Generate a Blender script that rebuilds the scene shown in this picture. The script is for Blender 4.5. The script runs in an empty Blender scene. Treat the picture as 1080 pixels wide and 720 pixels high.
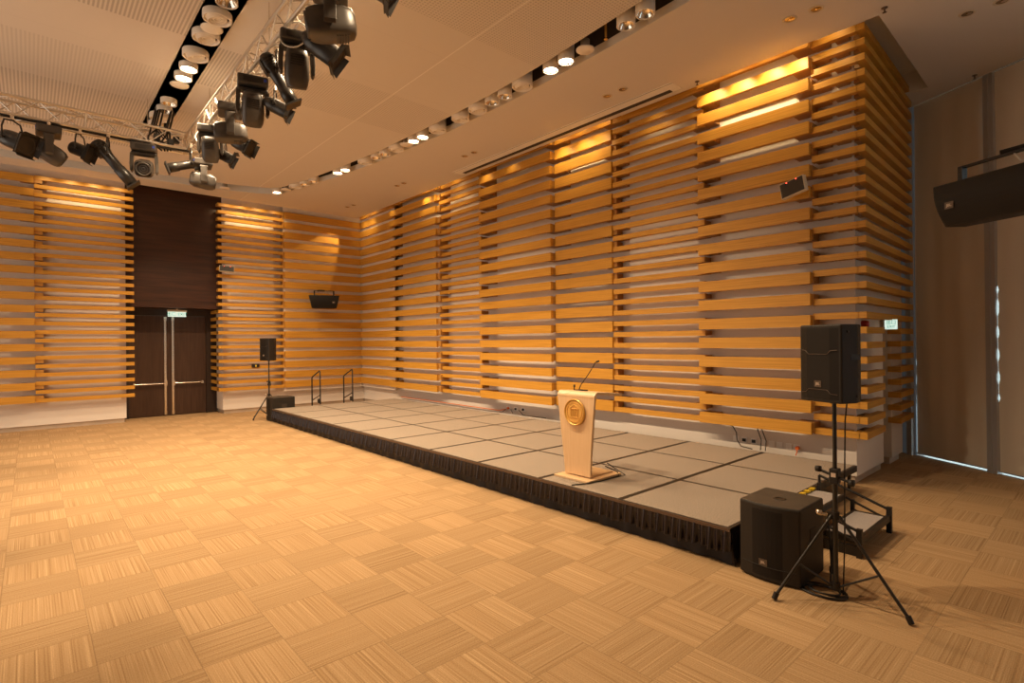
import bpy, bmesh, math, random
from mathutils import Vector, Matrix
random.seed(7)
PI = math.pi
COL = bpy.context.scene.collection
sc = bpy.context.scene

# ------------------------------------------------------------------ materials
def new_mat(name):
    m = bpy.data.materials.new(name); m.use_nodes = True
    nt = m.node_tree; b = nt.nodes['Principled BSDF']
    return m, nt, b

def plain(name, col, rough=.5, metal=0., spec=.5, bump=0., bscale=200., var=0., vscale=3.):
    m, nt, b = new_mat(name)
    b.inputs['Base Color'].default_value = (*col, 1)
    b.inputs['Roughness'].default_value = rough
    b.inputs['Metallic'].default_value = metal
    b.inputs['Specular IOR Level'].default_value = spec
    tc = nt.nodes.new('ShaderNodeTexCoord')
    if var:
        n = nt.nodes.new('ShaderNodeTexNoise'); n.inputs['Scale'].default_value = vscale
        n.inputs['Detail'].default_value = 4
        nt.links.new(tc.outputs['Object'], n.inputs['Vector'])
        r = nt.nodes.new('ShaderNodeValToRGB')
        r.color_ramp.elements[0].position = .35; r.color_ramp.elements[1].position = .65
        r.color_ramp.elements[0].color = (*[c*(1-var) for c in col], 1)
        r.color_ramp.elements[1].color = (*[min(1, c*(1+var)) for c in col], 1)
        nt.links.new(n.outputs[0], r.inputs[0]); nt.links.new(r.outputs[0], b.inputs['Base Color'])
    if bump:
        n = nt.nodes.new('ShaderNodeTexNoise'); n.inputs['Scale'].default_value = bscale
        nt.links.new(tc.outputs['Object'], n.inputs['Vector'])
        bp = nt.nodes.new('ShaderNodeBump'); bp.inputs['Strength'].default_value = bump
        bp.inputs['Distance'].default_value = .002
        nt.links.new(n.outputs[0], bp.inputs['Height']); nt.links.new(bp.outputs[0], b.inputs['Normal'])
    return m

def emit(name, col, s):
    m, nt, b = new_mat(name)
    b.inputs['Base Color'].default_value = (*col, 1)
    b.inputs['Emission Color'].default_value = (*col, 1)
    b.inputs['Emission Strength'].default_value = s
    return m

def wood(name, c1, c2, scale=(.5, .5, 22), rough=.45, spec=.4, detail=5):
    m, nt, b = new_mat(name)
    tc = nt.nodes.new('ShaderNodeTexCoord'); mp = nt.nodes.new('ShaderNodeMapping')
    mp.inputs['Scale'].default_value = scale
    nt.links.new(tc.outputs['Object'], mp.inputs['Vector'])
    n = nt.nodes.new('ShaderNodeTexNoise'); n.inputs['Scale'].default_value = 2.2
    n.inputs['Detail'].default_value = detail; n.inputs['Distortion'].default_value = .6
    nt.links.new(mp.outputs[0], n.inputs['Vector'])
    r = nt.nodes.new('ShaderNodeValToRGB')
    r.color_ramp.elements[0].position = .3; r.color_ramp.elements[1].position = .7
    r.color_ramp.elements[0].color = (*c1, 1); r.color_ramp.elements[1].color = (*c2, 1)
    nt.links.new(n.outputs[0], r.inputs[0]); nt.links.new(r.outputs[0], b.inputs['Base Color'])
    b.inputs['Roughness'].default_value = rough; b.inputs['Specular IOR Level'].default_value = spec
    return m

def mnode(nt, op, a, b=None, c=None):
    n = nt.nodes.new('ShaderNodeMath'); n.operation = op
    for i, v in enumerate((a, b, c)):
        if v is None: continue
        if isinstance(v, (int, float)): n.inputs[i].default_value = v
        else: nt.links.new(v, n.inputs[i])
    return n.outputs[0]

def mixc(nt, f, a, b):
    n = nt.nodes.new('ShaderNodeMix'); n.data_type = 'RGBA'
    for s, v in ((0, f), (6, a), (7, b)):
        if isinstance(v, (int, float)): n.inputs[s].default_value = v
        elif isinstance(v, tuple): n.inputs[s].default_value = (*v, 1)
        else: nt.links.new(v, n.inputs[s])
    return n.outputs[2]

def carpet_tiles():
    m, nt, b = new_mat('carpet_tiles')
    tc = nt.nodes.new('ShaderNodeTexCoord'); sp = nt.nodes.new('ShaderNodeSeparateXYZ')
    nt.links.new(tc.outputs['Object'], sp.inputs[0])
    T = .5335
    u = mnode(nt, 'DIVIDE', mnode(nt, 'SUBTRACT', sp.outputs[0], 14.345-T*60), T)
    v = mnode(nt, 'DIVIDE', mnode(nt, 'SUBTRACT', sp.outputs[1], -7.12-T*60), T)
    fu, fv = mnode(nt, 'FLOOR', u), mnode(nt, 'FLOOR', v)
    par = mnode(nt, 'MODULO', mnode(nt, 'ADD', fu, fv), 2.0)      # 0 -> ribs along X
    cx = nt.nodes.new('ShaderNodeCombineXYZ')
    # coordinate across the ribs
    across = mnode(nt, 'ADD', mnode(nt, 'MULTIPLY', v, mnode(nt, 'SUBTRACT', 1.0, par)), mnode(nt, 'MULTIPLY', u, par))
    along = mnode(nt, 'ADD', mnode(nt, 'MULTIPLY', u, mnode(nt, 'SUBTRACT', 1.0, par)), mnode(nt, 'MULTIPLY', v, par))
    nt.links.new(mnode(nt, 'MULTIPLY', across, 62.), cx.inputs[0])
    nt.links.new(mnode(nt, 'MULTIPLY', along, .35), cx.inputs[1])
    nt.links.new(mnode(nt, 'ADD', mnode(nt, 'MULTIPLY', fu, 3.7), mnode(nt, 'MULTIPLY', fv, 9.1)), cx.inputs[2])
    n = nt.nodes.new('ShaderNodeTexNoise'); n.inputs['Scale'].default_value = 1.
    n.inputs['Detail'].default_value = .6
    nt.links.new(cx.outputs[0], n.inputs['Vector'])
    # per-tile tint
    cw = nt.nodes.new('ShaderNodeCombineXYZ'); nt.links.new(fu, cw.inputs[0]); nt.links.new(fv, cw.inputs[1])
    wn = nt.nodes.new('ShaderNodeTexWhiteNoise'); nt.links.new(cw.outputs[0], wn.inputs['Vector'])
    fine = nt.nodes.new('ShaderNodeTexNoise'); fine.inputs['Scale'].default_value = 110.
    nt.links.new(tc.outputs['Object'], fine.inputs['Vector'])
    r = nt.nodes.new('ShaderNodeValToRGB'); cr = r.color_ramp
    cr.elements[0].position = .26; cr.elements[0].color = (.31, .19, .092, 1)
    cr.elements[1].position = .76; cr.elements[1].color = (.51, .345, .185, 1)
    e = cr.elements.new(.42); e.color = (.39, .248, .124, 1)
    e = cr.elements.new(.60); e.color = (.42, .275, .146, 1)
    nt.links.new(n.outputs[0], r.inputs[0])
    val = mnode(nt, 'ADD', mnode(nt, 'ADD', mnode(nt, 'SUBTRACT', 1.02, mnode(nt, 'MULTIPLY', par, .11)), mnode(nt, 'MULTIPLY', wn.outputs[0], .09)),
                mnode(nt, 'MULTIPLY', mnode(nt, 'SUBTRACT', fine.outputs[0], .5), .75))
    # slight dark seams
    du = mnode(nt, 'ABSOLUTE', mnode(nt, 'SUBTRACT', mnode(nt, 'FRACT', u), .5))
    dv = mnode(nt, 'ABSOLUTE', mnode(nt, 'SUBTRACT', mnode(nt, 'FRACT', v), .5))
    seam = mnode(nt, 'GREATER_THAN', mnode(nt, 'MAXIMUM', du, dv), .492)
    val = mnode(nt, 'MULTIPLY', val, mnode(nt, 'SUBTRACT', 1.0, mnode(nt, 'MULTIPLY', seam, .18)))
    mu = nt.nodes.new('ShaderNodeVectorMath'); mu.operation = 'SCALE'
    nt.links.new(r.outputs[0], mu.inputs[0]); nt.links.new(val, mu.inputs['Scale'])
    nt.links.new(mu.outputs[0], b.inputs['Base Color'])
    b.inputs['Roughness'].default_value = .95; b.inputs['Specular IOR Level'].default_value = .1
    bp = nt.nodes.new('ShaderNodeBump'); bp.inputs['Strength'].default_value = .5; bp.inputs['Distance'].default_value = .004
    nt.links.new(n.outputs[0], bp.inputs['Height']); nt.links.new(bp.outputs[0], b.inputs['Normal'])
    return m

def ceiling_mat():
    m, nt, b = new_mat('ceiling_panels')
    tc = nt.nodes.new('ShaderNodeTexCoord'); sp = nt.nodes.new('ShaderNodeSeparateXYZ')
    nt.links.new(tc.outputs['Object'], sp.inputs[0])
    X, Y = sp.outputs[0], sp.outputs[1]
    def band(lo, hi, C): return mnode(nt, 'MULTIPLY', mnode(nt, 'GREATER_THAN', C, lo), mnode(nt, 'LESS_THAN', C, hi))
    def addn(*a):
        o = a[0]
        for q in a[1:]: o = mnode(nt, 'ADD', o, q)
        return o
    south = band(-40, -7.1, Y); mid = band(-7.0, -5.6, Y); north = band(-5.6, -2.7, Y)
    P = .048
    ribs = mnode(nt, 'LESS_THAN', mnode(nt, 'FRACT', mnode(nt, 'DIVIDE', mnode(nt, 'ADD', Y, 100.), P)), .5)
    ribx = mnode(nt, 'LESS_THAN', mnode(nt, 'FRACT', mnode(nt, 'DIVIDE', X, P)), .5)
    coarse = addn(mnode(nt, 'MULTIPLY', south, addn(band(9.5, 13.3, X), band(3.6, 6.6, X))), mnode(nt, 'MULTIPLY', mid, addn(band(8.0, 9.48, X), band(12.2, 13.5, X))))
    fine = addn(mnode(nt, 'MULTIPLY', south, band(6.6, 8.17, X)), mnode(nt, 'MULTIPLY', mid, band(5.3, 6.6, X)))
    perf = mnode(nt, 'MULTIPLY', north, addn(band(12.2, 15.0, X), band(8.3, 9.8, X)))
    dark = addn(mnode(nt, 'MULTIPLY', mnode(nt, 'MULTIPLY', coarse, ribs), .34),
                mnode(nt, 'MULTIPLY', mnode(nt, 'MULTIPLY', fine, ribs), .14),
                mnode(nt, 'MULTIPLY', mnode(nt, 'MULTIPLY', perf, mnode(nt, 'MULTIPLY', ribs, ribx)), .32))
    joint = mnode(nt, 'LESS_THAN', mnode(nt, 'ABSOLUTE', mnode(nt, 'ADD', Y, 4.13)), .010)
    jx = mnode(nt, 'LESS_THAN', mnode(nt, 'ABSOLUTE', mnode(nt, 'SUBTRACT', mnode(nt, 'FRACT', mnode(nt, 'DIVIDE', mnode(nt, 'SUBTRACT', X, 12.17), 1.45)), .5)), .003)
    jx = mnode(nt, 'MULTIPLY', jx, band(-40, -2.7, Y))
    c = mixc(nt, dark, (.68, .62, .56), (.10, .07, .05))
    c = mixc(nt, mnode(nt, 'MULTIPLY', joint, .5), c, (.98, .95, .9))
    c = mixc(nt, mnode(nt, 'MULTIPLY', jx, .12), c, (.3, .25, .2))
    nt.links.new(c, b.inputs['Base Color'])
    b.inputs['Roughness'].default_value = .9; b.inputs['Specular IOR Level'].default_value = .15
    return m

M = {}
M['carpet'] = carpet_tiles()
M['ceiling'] = ceiling_mat()
M['ceil_plain'] = plain('plaster_fascia', (.82, .77, .70), .9, spec=.15)
M['void'] = plain('ceiling_void_black', (.05, .036, .026), .9)
M['wall'] = plain('white_painted_wall', (.81, .745, .68), .75, spec=.2, var=.02, vscale=1.)
M['kick'] = plain('brushed_steel_kick', (.62, .52, .42), .4, metal=.4, var=.1, vscale=2.)
M['slat'] = wood('honey_oak', (.47, .215, .022), (.66, .335, .048), (.45, .45, 26))
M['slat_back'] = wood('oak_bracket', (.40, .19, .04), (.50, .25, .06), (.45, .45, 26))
M['dark_wood'] = wood('dark_walnut', (.022, .008, .003), (.060, .020, .008), (.35, .35, 6), .35, .5)
M['door_wood'] = wood('dark_door_veneer', (.045, .021, .012), (.068, .034, .020), (9, 9, .6), .4, .4)
M['door_frame'] = plain('dark_frame', (.022, .010, .006), .5)
M['steel'] = plain('brushed_steel', (.75, .68, .58), .25, metal=1.)
M['alu'] = plain('aluminium_truss', (.80, .74, .66), .3, metal=.9)
M['alu_frame'] = plain('aluminium_mullion', (.50, .49, .49), .4, metal=.4)
M['black'] = plain('black_powdercoat', (.018, .014, .011), .45, spec=.4)
M['black_tube'] = plain('black_tube', (.02, .017, .014), .3, spec=.5)
M['spk'] = plain('speaker_black_paint', (.021, .016, .012), .55, spec=.35, bump=.4, bscale=300)
M['grille'] = plain('speaker_grille', (.012, .009, .007), .6, spec=.25, bump=.6, bscale=500, var=.15, vscale=400)
M['sub_top'] = plain('scuffed_sub_top', (.05, .042, .034), .5, spec=.5, var=.2, vscale=8)
M['fixture'] = plain('fixture_grey_black', (.062, .051, .042), .4, spec=.6, var=.12, vscale=10)
M['fixture_dark'] = plain('fixture_black', (.022, .018, .015), .35, spec=.5)
M['lens'] = plain('lens_glass', (.05, .045, .05), .05, metal=.3, spec=1.)
M['dl_in'] = plain('downlight_inner', (.42, .34, .26), .25, metal=.8)
M['can'] = plain('white_can_paint', (.85, .78, .69), .5, spec=.4)
M['reflector'] = plain('chrome_reflector', (.92, .85, .75), .12, metal=1.)
M['lit'] = emit('lit_lamp', (1, .80, .55), 22)
M['badge'] = plain('badge_white', (.70, .56, .45), .4)
M['badge_red'] = plain('badge_backing', (.10, .07, .05), .4)
M['stage'] = plain('stage_carpet', (.315, .26, .21), .95, spec=.1, bump=.8, bscale=120, var=.38, vscale=75)
M['stage_edge'] = plain('stage_edge_black', (.022, .016, .011), .5)
M['stage_trim'] = plain('stage_trim_bronze', (.12, .075, .05), .4, metal=.3)
M['skirt'] = plain('black_satin_skirt', (.009, .006, .012), .27, spec=.6)
M['skirt2'] = plain('black_under_drape', (.008, .005, .007), .5, spec=.4)
M['tread'] = plain('grey_tread_carpet', (.36, .32, .30), .95, spec=.1, var=.2, vscale=140)
M['yellow'] = plain('hazard_yellow', (.85, .55, .02), .5)
M['lectern'] = wood('pale_oak', (.72, .48, .26), (.80, .56, .33), (30, 30, .8), .35, .5)
M['lectern_side'] = wood('oak_edge', (.50, .27, .10), (.60, .34, .14), (30, 30, .8), .4, .4)
M['emblem'] = plain('gilt_wood', (.78, .44, .10), .35, metal=.25)
M['emblem_d'] = plain('gilt_darker', (.68, .37, .075), .4, metal=.3)  # slightly darker gilt tone for the crest relief and sprinkler pipe
M['blind'] = None
M['plate'] = plain('white_socket_plate', (.95, .92, .88), .4)
M['red'] = plain('red_plastic', (.55, .03, .015), .4)
M['orange'] = plain('orange_plastic', (.8, .18, .03), .4)
M['beige'] = plain('beige_casing', (.62, .52, .38), .5)
M['led'] = emit('red_led', (1, .06, .03), 6)
M['sign_white'] = emit('sign_face', (.72, .95, .85), .75)
M['sign_green'] = emit('sign_green', (.0, .30, .18), .25)
M['day'] = emit('daylight_glazing', (.74, .92, 1.0), 1.0)
M['dayd'] = emit('dim_daylight_glazing', (.30, .36, .42), .05)
M['bluecon'] = plain('blue_connector', (.03, .07, .5), .4)
M['cable_white'] = plain('white_cable', (.75, .7, .62), .5)
M['yellow_label'] = plain('yellow_label', (.8, .6, .05), .5)

def blind_mat():
    m, nt, b = new_mat('roller_blind_fabric')
    tc = nt.nodes.new('ShaderNodeTexCoord'); mp = nt.nodes.new('ShaderNodeMapping')
    mp.inputs['Scale'].default_value = (2.2, 2.2, .35)
    nt.links.new(tc.outputs['Object'], mp.inputs['Vector'])
    n = nt.nodes.new('ShaderNodeTexNoise'); n.inputs['Scale'].default_value = 1.6; n.inputs['Detail'].default_value = 3
    nt.links.new(mp.outputs[0], n.inputs['Vector'])
    r = nt.nodes.new('ShaderNodeValToRGB')
    r.color_ramp.elements[0].position = .35; r.color_ramp.elements[1].position = .65
    r.color_ramp.elements[0].color = (.74, .65, .53, 1); r.color_ramp.elements[1].color = (.78, .69, .57, 1)
    nt.links.new(n.outputs[0], r.inputs[0]); nt.links.new(r.outputs[0], b.inputs['Base Color'])
    b.inputs['Roughness'].default_value = .9
    return m
M['blind'] = blind_mat()

# ------------------------------------------------------------------ mesh builder
class MB:
    def __init__(s): s.v, s.f, s.m, s.sm = [], [], [], []
    def add(s, vs, fs, mi=0, smooth=False, mat=None):
        o = len(s.v)
        if mat is not None: vs = [mat @ Vector(v) for v in vs]
        s.v += [tuple(v) for v in vs]
        for f in fs: s.f.append([i+o for i in f]); s.m.append(mi); s.sm.append(smooth)
        return s
    def box(s, x0, x1, y0, y1, z0, z1, mi=0, mat=None):
        vs = [(x, y, z) for x in (x0, x1) for y in (y0, y1) for z in (z0, z1)]
        return s.add(vs, [(0, 1, 3, 2), (4, 6, 7, 5), (0, 4, 5, 1), (2, 3, 7, 6), (0, 2, 6, 4), (1, 5, 7, 3)], mi, mat=mat)
    def bbox(s, x0, x1, y0, y1, z0, z1, bv=.01, mi=0, mat=None, seg=2):   # bevelled box
        bm = bmesh.new(); bmesh.ops.create_cube(bm, size=1)
        for v in bm.verts: v.co = ((x0+x1)/2+v.co.x*(x1-x0), (y0+y1)/2+v.co.y*(y1-y0), (z0+z1)/2+v.co.z*(z1-z0))
        bmesh.ops.bevel(bm, geom=bm.edges[:], offset=bv, segments=seg, affect='EDGES', profile=.5)
        return s.frombm(bm, mi, mat)
    def frombm(s, bm, mi=0, mat=None, smooth=False):
        bm.verts.index_update()
        vs = [v.co.copy() for v in bm.verts]; fs = [[v.index for v in f.verts] for f in bm.faces]
        bm.free(); return s.add(vs, fs, mi, smooth, mat)
    def tube(s, pts, r, n=10, mi=0, caps=True, mat=None, r2=None):
        pts = [Vector(p) for p in pts]; rings = []
        t0 = (pts[1]-pts[0]).normalized()
        up = Vector((0, 0, 1)) if abs(t0.z) < .9 else Vector((1, 0, 0))
        a = t0.cross(up).normalized()
        vs, fs = [], []
        N = len(pts)
        for i, p in enumerate(pts):
            if i == 0: t = (pts[1]-p)
            elif i == N-1: t = (p-pts[i-1])
            else: t = (pts[i+1]-p).normalized()+(p-pts[i-1]).normalized()
            t = t.normalized()
            a = (a - t*a.dot(t)).normalized(); b = t.cross(a)
            rr = r if r2 is None else r+(r2-r)*i/(N-1)
            for k in range(n):
                an = 2*PI*k/n; vs.append(p+a*rr*math.cos(an)+b*rr*math.sin(an))
        for i in range(N-1):
            for k in range(n):
                fs.append((i*n+k, i*n+(k+1) % n, (i+1)*n+(k+1) % n, (i+1)*n+k))
        s.add(vs, fs, mi, True, mat)
        if caps:
            s.add(vs[:n], [list(range(n))[::-1]], mi, False, mat); s.add(vs[-n:], [list(range(n))], mi, False, mat)
        return s
    def lathe(s, prof, n=20, mi=0, mat=None, smooth=True, caps=False):   # prof [(r,z)] about Z
        vs, fs = [], []
        for r, z in prof:
            for k in range(n): vs.append((r*math.cos(2*PI*k/n), r*math.sin(2*PI*k/n), z))
        for i in range(len(prof)-1):
            for k in range(n): fs.append((i*n+k, i*n+(k+1) % n, (i+1)*n+(k+1) % n, (i+1)*n+k))
        s.add(vs, fs, mi, smooth, mat)
        if caps:
            s.add(vs[:n], [list(range(n))[::-1]], mi, False, mat); s.add(vs[-n:], [list(range(n))], mi, False, mat)
        return s
    def prism(s, poly, h0, h1, axis='z', mi=0, mat=None):
        n = len(poly)
        def P(a, b, h): return {'z': (a, b, h), 'y': (a, h, b), 'x': (h, a, b)}[axis]
        vs = [P(a, b, h0) for a, b in poly]+[P(a, b, h1) for a, b in poly]
        fs = [list(range(n))[::-1], list(range(n, 2*n))]+[(i, (i+1) % n, n+(i+1) % n, n+i) for i in range(n)]
        return s.add(vs, fs, mi, mat=mat)
    def build(s, name, mats, parent=None, loc=None, rotz=0, bevel=0):
        me = bpy.data.meshes.new(name); me.from_pydata(s.v, [], s.f)
        if not isinstance(mats, (list, tuple)): mats = [mats]
        for m in mats: me.materials.append(M[m] if isinstance(m, str) else m)
        for p, mi, sm in zip(me.polygons, s.m, s.sm): p.material_index = mi; p.use_smooth = sm
        bm = bmesh.new(); bm.from_mesh(me); bmesh.ops.recalc_face_normals(bm, faces=bm.faces[:]); bm.to_mesh(me); bm.free()
        o = bpy.data.objects.new(name, me); COL.objects.link(o)
        if parent: o.parent = parent
        if loc: o.location = loc
        o.rotation_euler.z = rotz
        if bevel:
            md = o.modifiers.new('b', 'BEVEL'); md.width = bevel; md.segments = 2; md.limit_method = 'ANGLE'
        return o

def tag(o, label=None, cat=None, group=None, kind=None):
    if label: o['label'] = label
    if cat: o['category'] = cat
    if group: o['group'] = group
    if kind: o['kind'] = kind
    return o
def empty(name, loc, label, cat, group=None, rotz=0):
    o = bpy.data.objects.new(name, None); COL.objects.link(o); o.location = loc; o.rotation_euler.z = rotz
    o.empty_display_size = .1
    return tag(o, label, cat, group)
def copy_tree(o, parent=None):
    c = o.copy(); COL.objects.link(c); c.parent = parent
    for ch in list(o.children): copy_tree(ch, c)
    return c
def struct(name, mb, m, bevel=0):
    o = mb.build(name, m, bevel=bevel); o['kind'] = 'structure'; return o
def T(x=0, y=0, z=0): return Matrix.Translation((x, y, z))
def R(a, ax): return Matrix.Rotation(math.radians(a), 4, ax)
def text_mesh(name, body, size, m, parent, mat, extrude=.001, align='CENTER'):
    cu = bpy.data.curves.new(name, 'FONT'); cu.body = body; cu.size = size; cu.extrude = extrude
    cu.align_x = align; cu.align_y = 'CENTER'
    tmp = bpy.data.objects.new(name, cu); COL.objects.link(tmp)
    dg = bpy.context.evaluated_depsgraph_get(); dg.update()
    me = bpy.data.meshes.new_from_object(tmp.evaluated_get(dg))
    bpy.data.objects.remove(tmp)
    me.materials.clear(); me.materials.append(M[m])
    o = bpy.data.objects.new(name, me); COL.objects.link(o); o.parent = parent; o.matrix_local = mat
    return o
# basis matrix: local x->ex, y->ey, z->ez
def basis(o, ex, ey):
    ex = Vector(ex).normalized(); ey = Vector(ey).normalized(); ez = ex.cross(ey)
    m = Matrix.Identity(4)
    for i in range(3): m[i][0], m[i][1], m[i][2], m[i][3] = ex[i], ey[i], ez[i], o[i]
    return m

# ------------------------------------------------------------------ dimensions
ZC = 6.68                       # ceiling
ZW = 7.05                       # top of walls above the cove
Z0, PT, PK = .729, .2211, .3316 # bottom of cladding, thin pitch, thick pitch
HT, HK, HW = .096, .182, .218
WS = .24                        # white wall plane behind stage-wall boards (y)
WL = -.24                       # white wall plane on the left (x)
XR = 16.08

# ------------------------------------------------------------------ room shell
fl = MB(); fl.add([(-1.3, -13, 0), (23, -13, 0), (23, 6, 0), (-1.3, 6, 0)], [(0, 1, 2, 3)])
struct('floor', fl, 'carpet')

# stage wall (white, with the return on the right)
w = MB()
w.box(-.6, 15.87, WS, WS+.12, .12, ZW)
struct('wall_stage', w, 'wall')
w = MB(); w.box(-.6, 15.84, WS+.03, WS+.10, 0, .12); struct('baseboard_stage', w, 'kick')
# return wall at the right end, running away from the room, with a doorway
w = MB()
def ret(y0, y1, z0, z1): w.box(15.72, 15.87, y0, y1, z0, z1)
ret(WS+.121, 1.65, .12, ZW); ret(2.15, 2.85, .12, ZW); ret(1.65, 2.15, 2.50, ZW)
w.box(14.9, 15.72, 2.15, 2.27, .12, ZW)
w.box(14.9, 15.72, 1.55, 1.65, .12, 2.55)
struct('wall_return', w, 'wall')
w = MB(); w.box(15.74, 15.83, WS+.11, 1.63, 0, .12); w.box(15.74, 15.83, 2.17, 2.76, 0, .12); w.box(15.0, 15.74, 2.17, 2.25, 0, .12)
struct('baseboard_return', w, 'kick')
d = MB(); d.box(15.45, 15.50, 1.65, 2.15, 0, 2.5); dr = struct('door_2', d, 'door_frame')
h = MB(); h.tube([(15.50, 1.72, 1.0), (15.55, 1.72, 1.0), (15.55, 1.85, 1.0)], .01); h.build('door_handle', 'steel', dr)

# left wall: white wall, dark-wood recess with double doors
w = MB()
w.box(WL-.12, WL, -13, -7.02, .12, ZW)
w.box(WL-.12, WL, -4.53, WS, .12, ZW)
w.box(-1.0, WL-.12, -4.53, -4.41, .12, 3.29)
w.box(-1.0, WL-.12, -7.14, -7.02, .12, 3.29)
struct('wall_left', w, 'wall')
w = MB(); w.box(WL-.10, WL-.04, -13, -7.06, 0, .12); w.box(WL-.10, WL-.04, -4.50, WS, 0, .12); w.box(-.98, WL-.1, -4.50, -4.46, 0, .12); w.box(-.98, WL-.1, -7.10, -7.06, 0, .12)
struct('baseboard_left', w, 'kick')
w = MB()
w.box(-.36, -.27, -7.02, -4.53, 3.29, ZW); w.box(-1.0, -.36, -7.02, -4.53, 3.29, 3.35)
struct('wall_recess', w, 'dark_wood')
w = MB()
w.box(-1.12, -1.0, -7.02, -6.87, 0, 3.29); w.box(-1.12, -1.0, -4.83, -4.53, 0, 3.29); w.box(-1.12, -1.0, -6.87, -4.83, 3.08, 3.29)
struct('trim_1', w, 'door_frame')
for i, (a, b, hy) in enumerate(((-6.865, -5.853, -5.95), (-5.847, -4.835, -5.75))):
    q = MB(); q.box(-1.09, -1.04, a, b, .02, 3.07)
    q = q.build('door_%d' % (i*2+1), 'door_wood'); q['kind'] = 'structure'
    b1 = MB(); b1.box(-1.035, -.99, hy-.028, hy+.028, .10, 3.02); b1.box(-1.035, -.975, hy-.035, hy+.035, .04, .16); b1.box(-1.035, -.975, hy-.035, hy+.035, 2.93, 3.04)
    b1.build('latch_rod', 'steel', q)
    s = -1 if i == 0 else 1
    e1 = a+.12 if i == 0 else b-.12
    b2 = MB(); b2.tube([(-.96, hy+s*.03, 1.01), (-.94, hy+s*.10, 1.0), (-.94, e1, 1.0)], .022); b2.box(-1.04, -.94, e1-.03, e1+.03, .96, 1.04); b2.box(-1.04, -.93, hy-.04, hy+.04, .93, 1.09)
    b2.build('push_bar', 'steel', q)

# ------------------------------------------------------------------ ceiling
inA = [(14.35, -3.0), (12.26, -2.83), (11.0, -2.79), (9.6, -2.80), (7.02, -2.93), (5.07, -3.15), (3.6, -3.37), (2.6, -3.62), (2.28, -3.76)]
outA = [(14.76, -2.52), (13.3, -2.42), (11.23, -2.34), (9.02, -2.37), (6.37, -2.58), (4.42, -2.87), (2.98, -3.18), (1.75, -3.42)]
inC = [(2.13, -4.2), (1.92, -4.9), (1.80, -5.8), (1.69, -6.85), (1.64, -7.9), (1.62, -9.5), (1.62, -13)]
outC = [(1.46, -3.95), (1.24, -4.7), (1.13, -5.7), (1.02, -6.8), (.96, -7.9), (.95, -9.5), (.95, -13)]
def ngon_slab(poly, z, mi=0):
    bm = bmesh.new(); vs = [bm.verts.new((x, y, z)) for x, y in poly]; bm.faces.new(vs)
    bmesh.ops.triangulate(bm, faces=bm.faces[:]); return bm
c = MB()
inner = [(20, -3.6)]+inA+inC+[(20.0, -13.0), (20, -7.33), (5.2, -7.33), (5.2, -6.90), (20, -6.90)]
outer = [(20, -3.1)]+outA+outC+[(.27, -13.0), (.27, -.24), (16.32, -.24), (16.27, 2.96), (15.2, 2.96), (15.2, 4.3), (23, .55), (23, -3.1)]
outer = [(20, -3.1)]+outA+outC+[(.27, -13.0), (.27, -.24), (16.32, -.24), (16.27, 2.96), (15.0, 2.96), (15.0, 4.19), (23, .0), (23, -13), (20, -13)]
for poly in (inner,):
    c.frombm(ngon_slab(poly, ZC))
# outer region in two simple pieces
o1 = outA+outC+[(.27, -13.0), (.27, -.24), (16.32, -.24), (16.27, 2.96), (15.0, 2.96), (15.0, 4.19), (23, .0), (23, -13), (20, -13), (20, -3.1)]
c.frombm(ngon_slab(o1, ZC))
struct('ceiling', c, 'ceiling')
fz = MB()
def fascia(pts, z0, z1):
    for a, b in zip(pts[:-1], pts[1:]):
        fz.add([(*a, z0), (*b, z0), (*b, z1), (*a, z1)], [(0, 1, 2, 3)])
fascia([(20, -3.1)]+outA, ZC, ZC+.13); fascia([outA[-1]]+outC, ZC, ZC+.55); fascia([(20, -3.6)]+inA+inC, ZC, ZC+.10)
fascia([(20, -7.33), (5.2, -7.33), (5.2, -6.9), (20, -6.9)], ZC, ZC+.13)
fascia([(.27, -13), (.27, -.24), (16.32, -.24), (16.27, 2.96), (15, 2.96)], ZC, ZW)
struct('trim_2', fz, 'ceil_plain')
v = MB()
def strip(a, b, z):
    for i in range(min(len(a), len(b))-1):
        v.add([(*a[i], z), (*a[i+1], z), (*b[i+1], z), (*b[i], z)], [(0, 1, 2, 3)])
v.box(.3, 20.3, -13.2, -2.0, 7.35, 7.4)                       # the dark slab above the slots
for pts, dx, dy in (([(20, -3.1)]+outA, 0, .02), ([(.93,-12.9),(.93,-13)], -.02, 0)):
    for a, b in zip(pts[:-1], pts[1:]):
        v.add([(a[0]+dx, a[1]+dy, ZC+.13), (b[0]+dx, b[1]+dy, ZC+.13), (b[0]+dx, b[1]+dy, 7.35), (a[0]+dx, a[1]+dy, 7.35)], [(0, 1, 2, 3)])
struct('ceiling_void', v, 'void')
t = MB(); t.box(-.4, 16.5, -.30, .4, ZW, ZW+.05); t.box(-1.1, .33, -13, -.24, ZW, ZW+.05); t.box(15.0, 16.5, .4, 4.2, ZW, ZW+.05)
struct('trim_3', t, 'ceil_plain')

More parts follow.
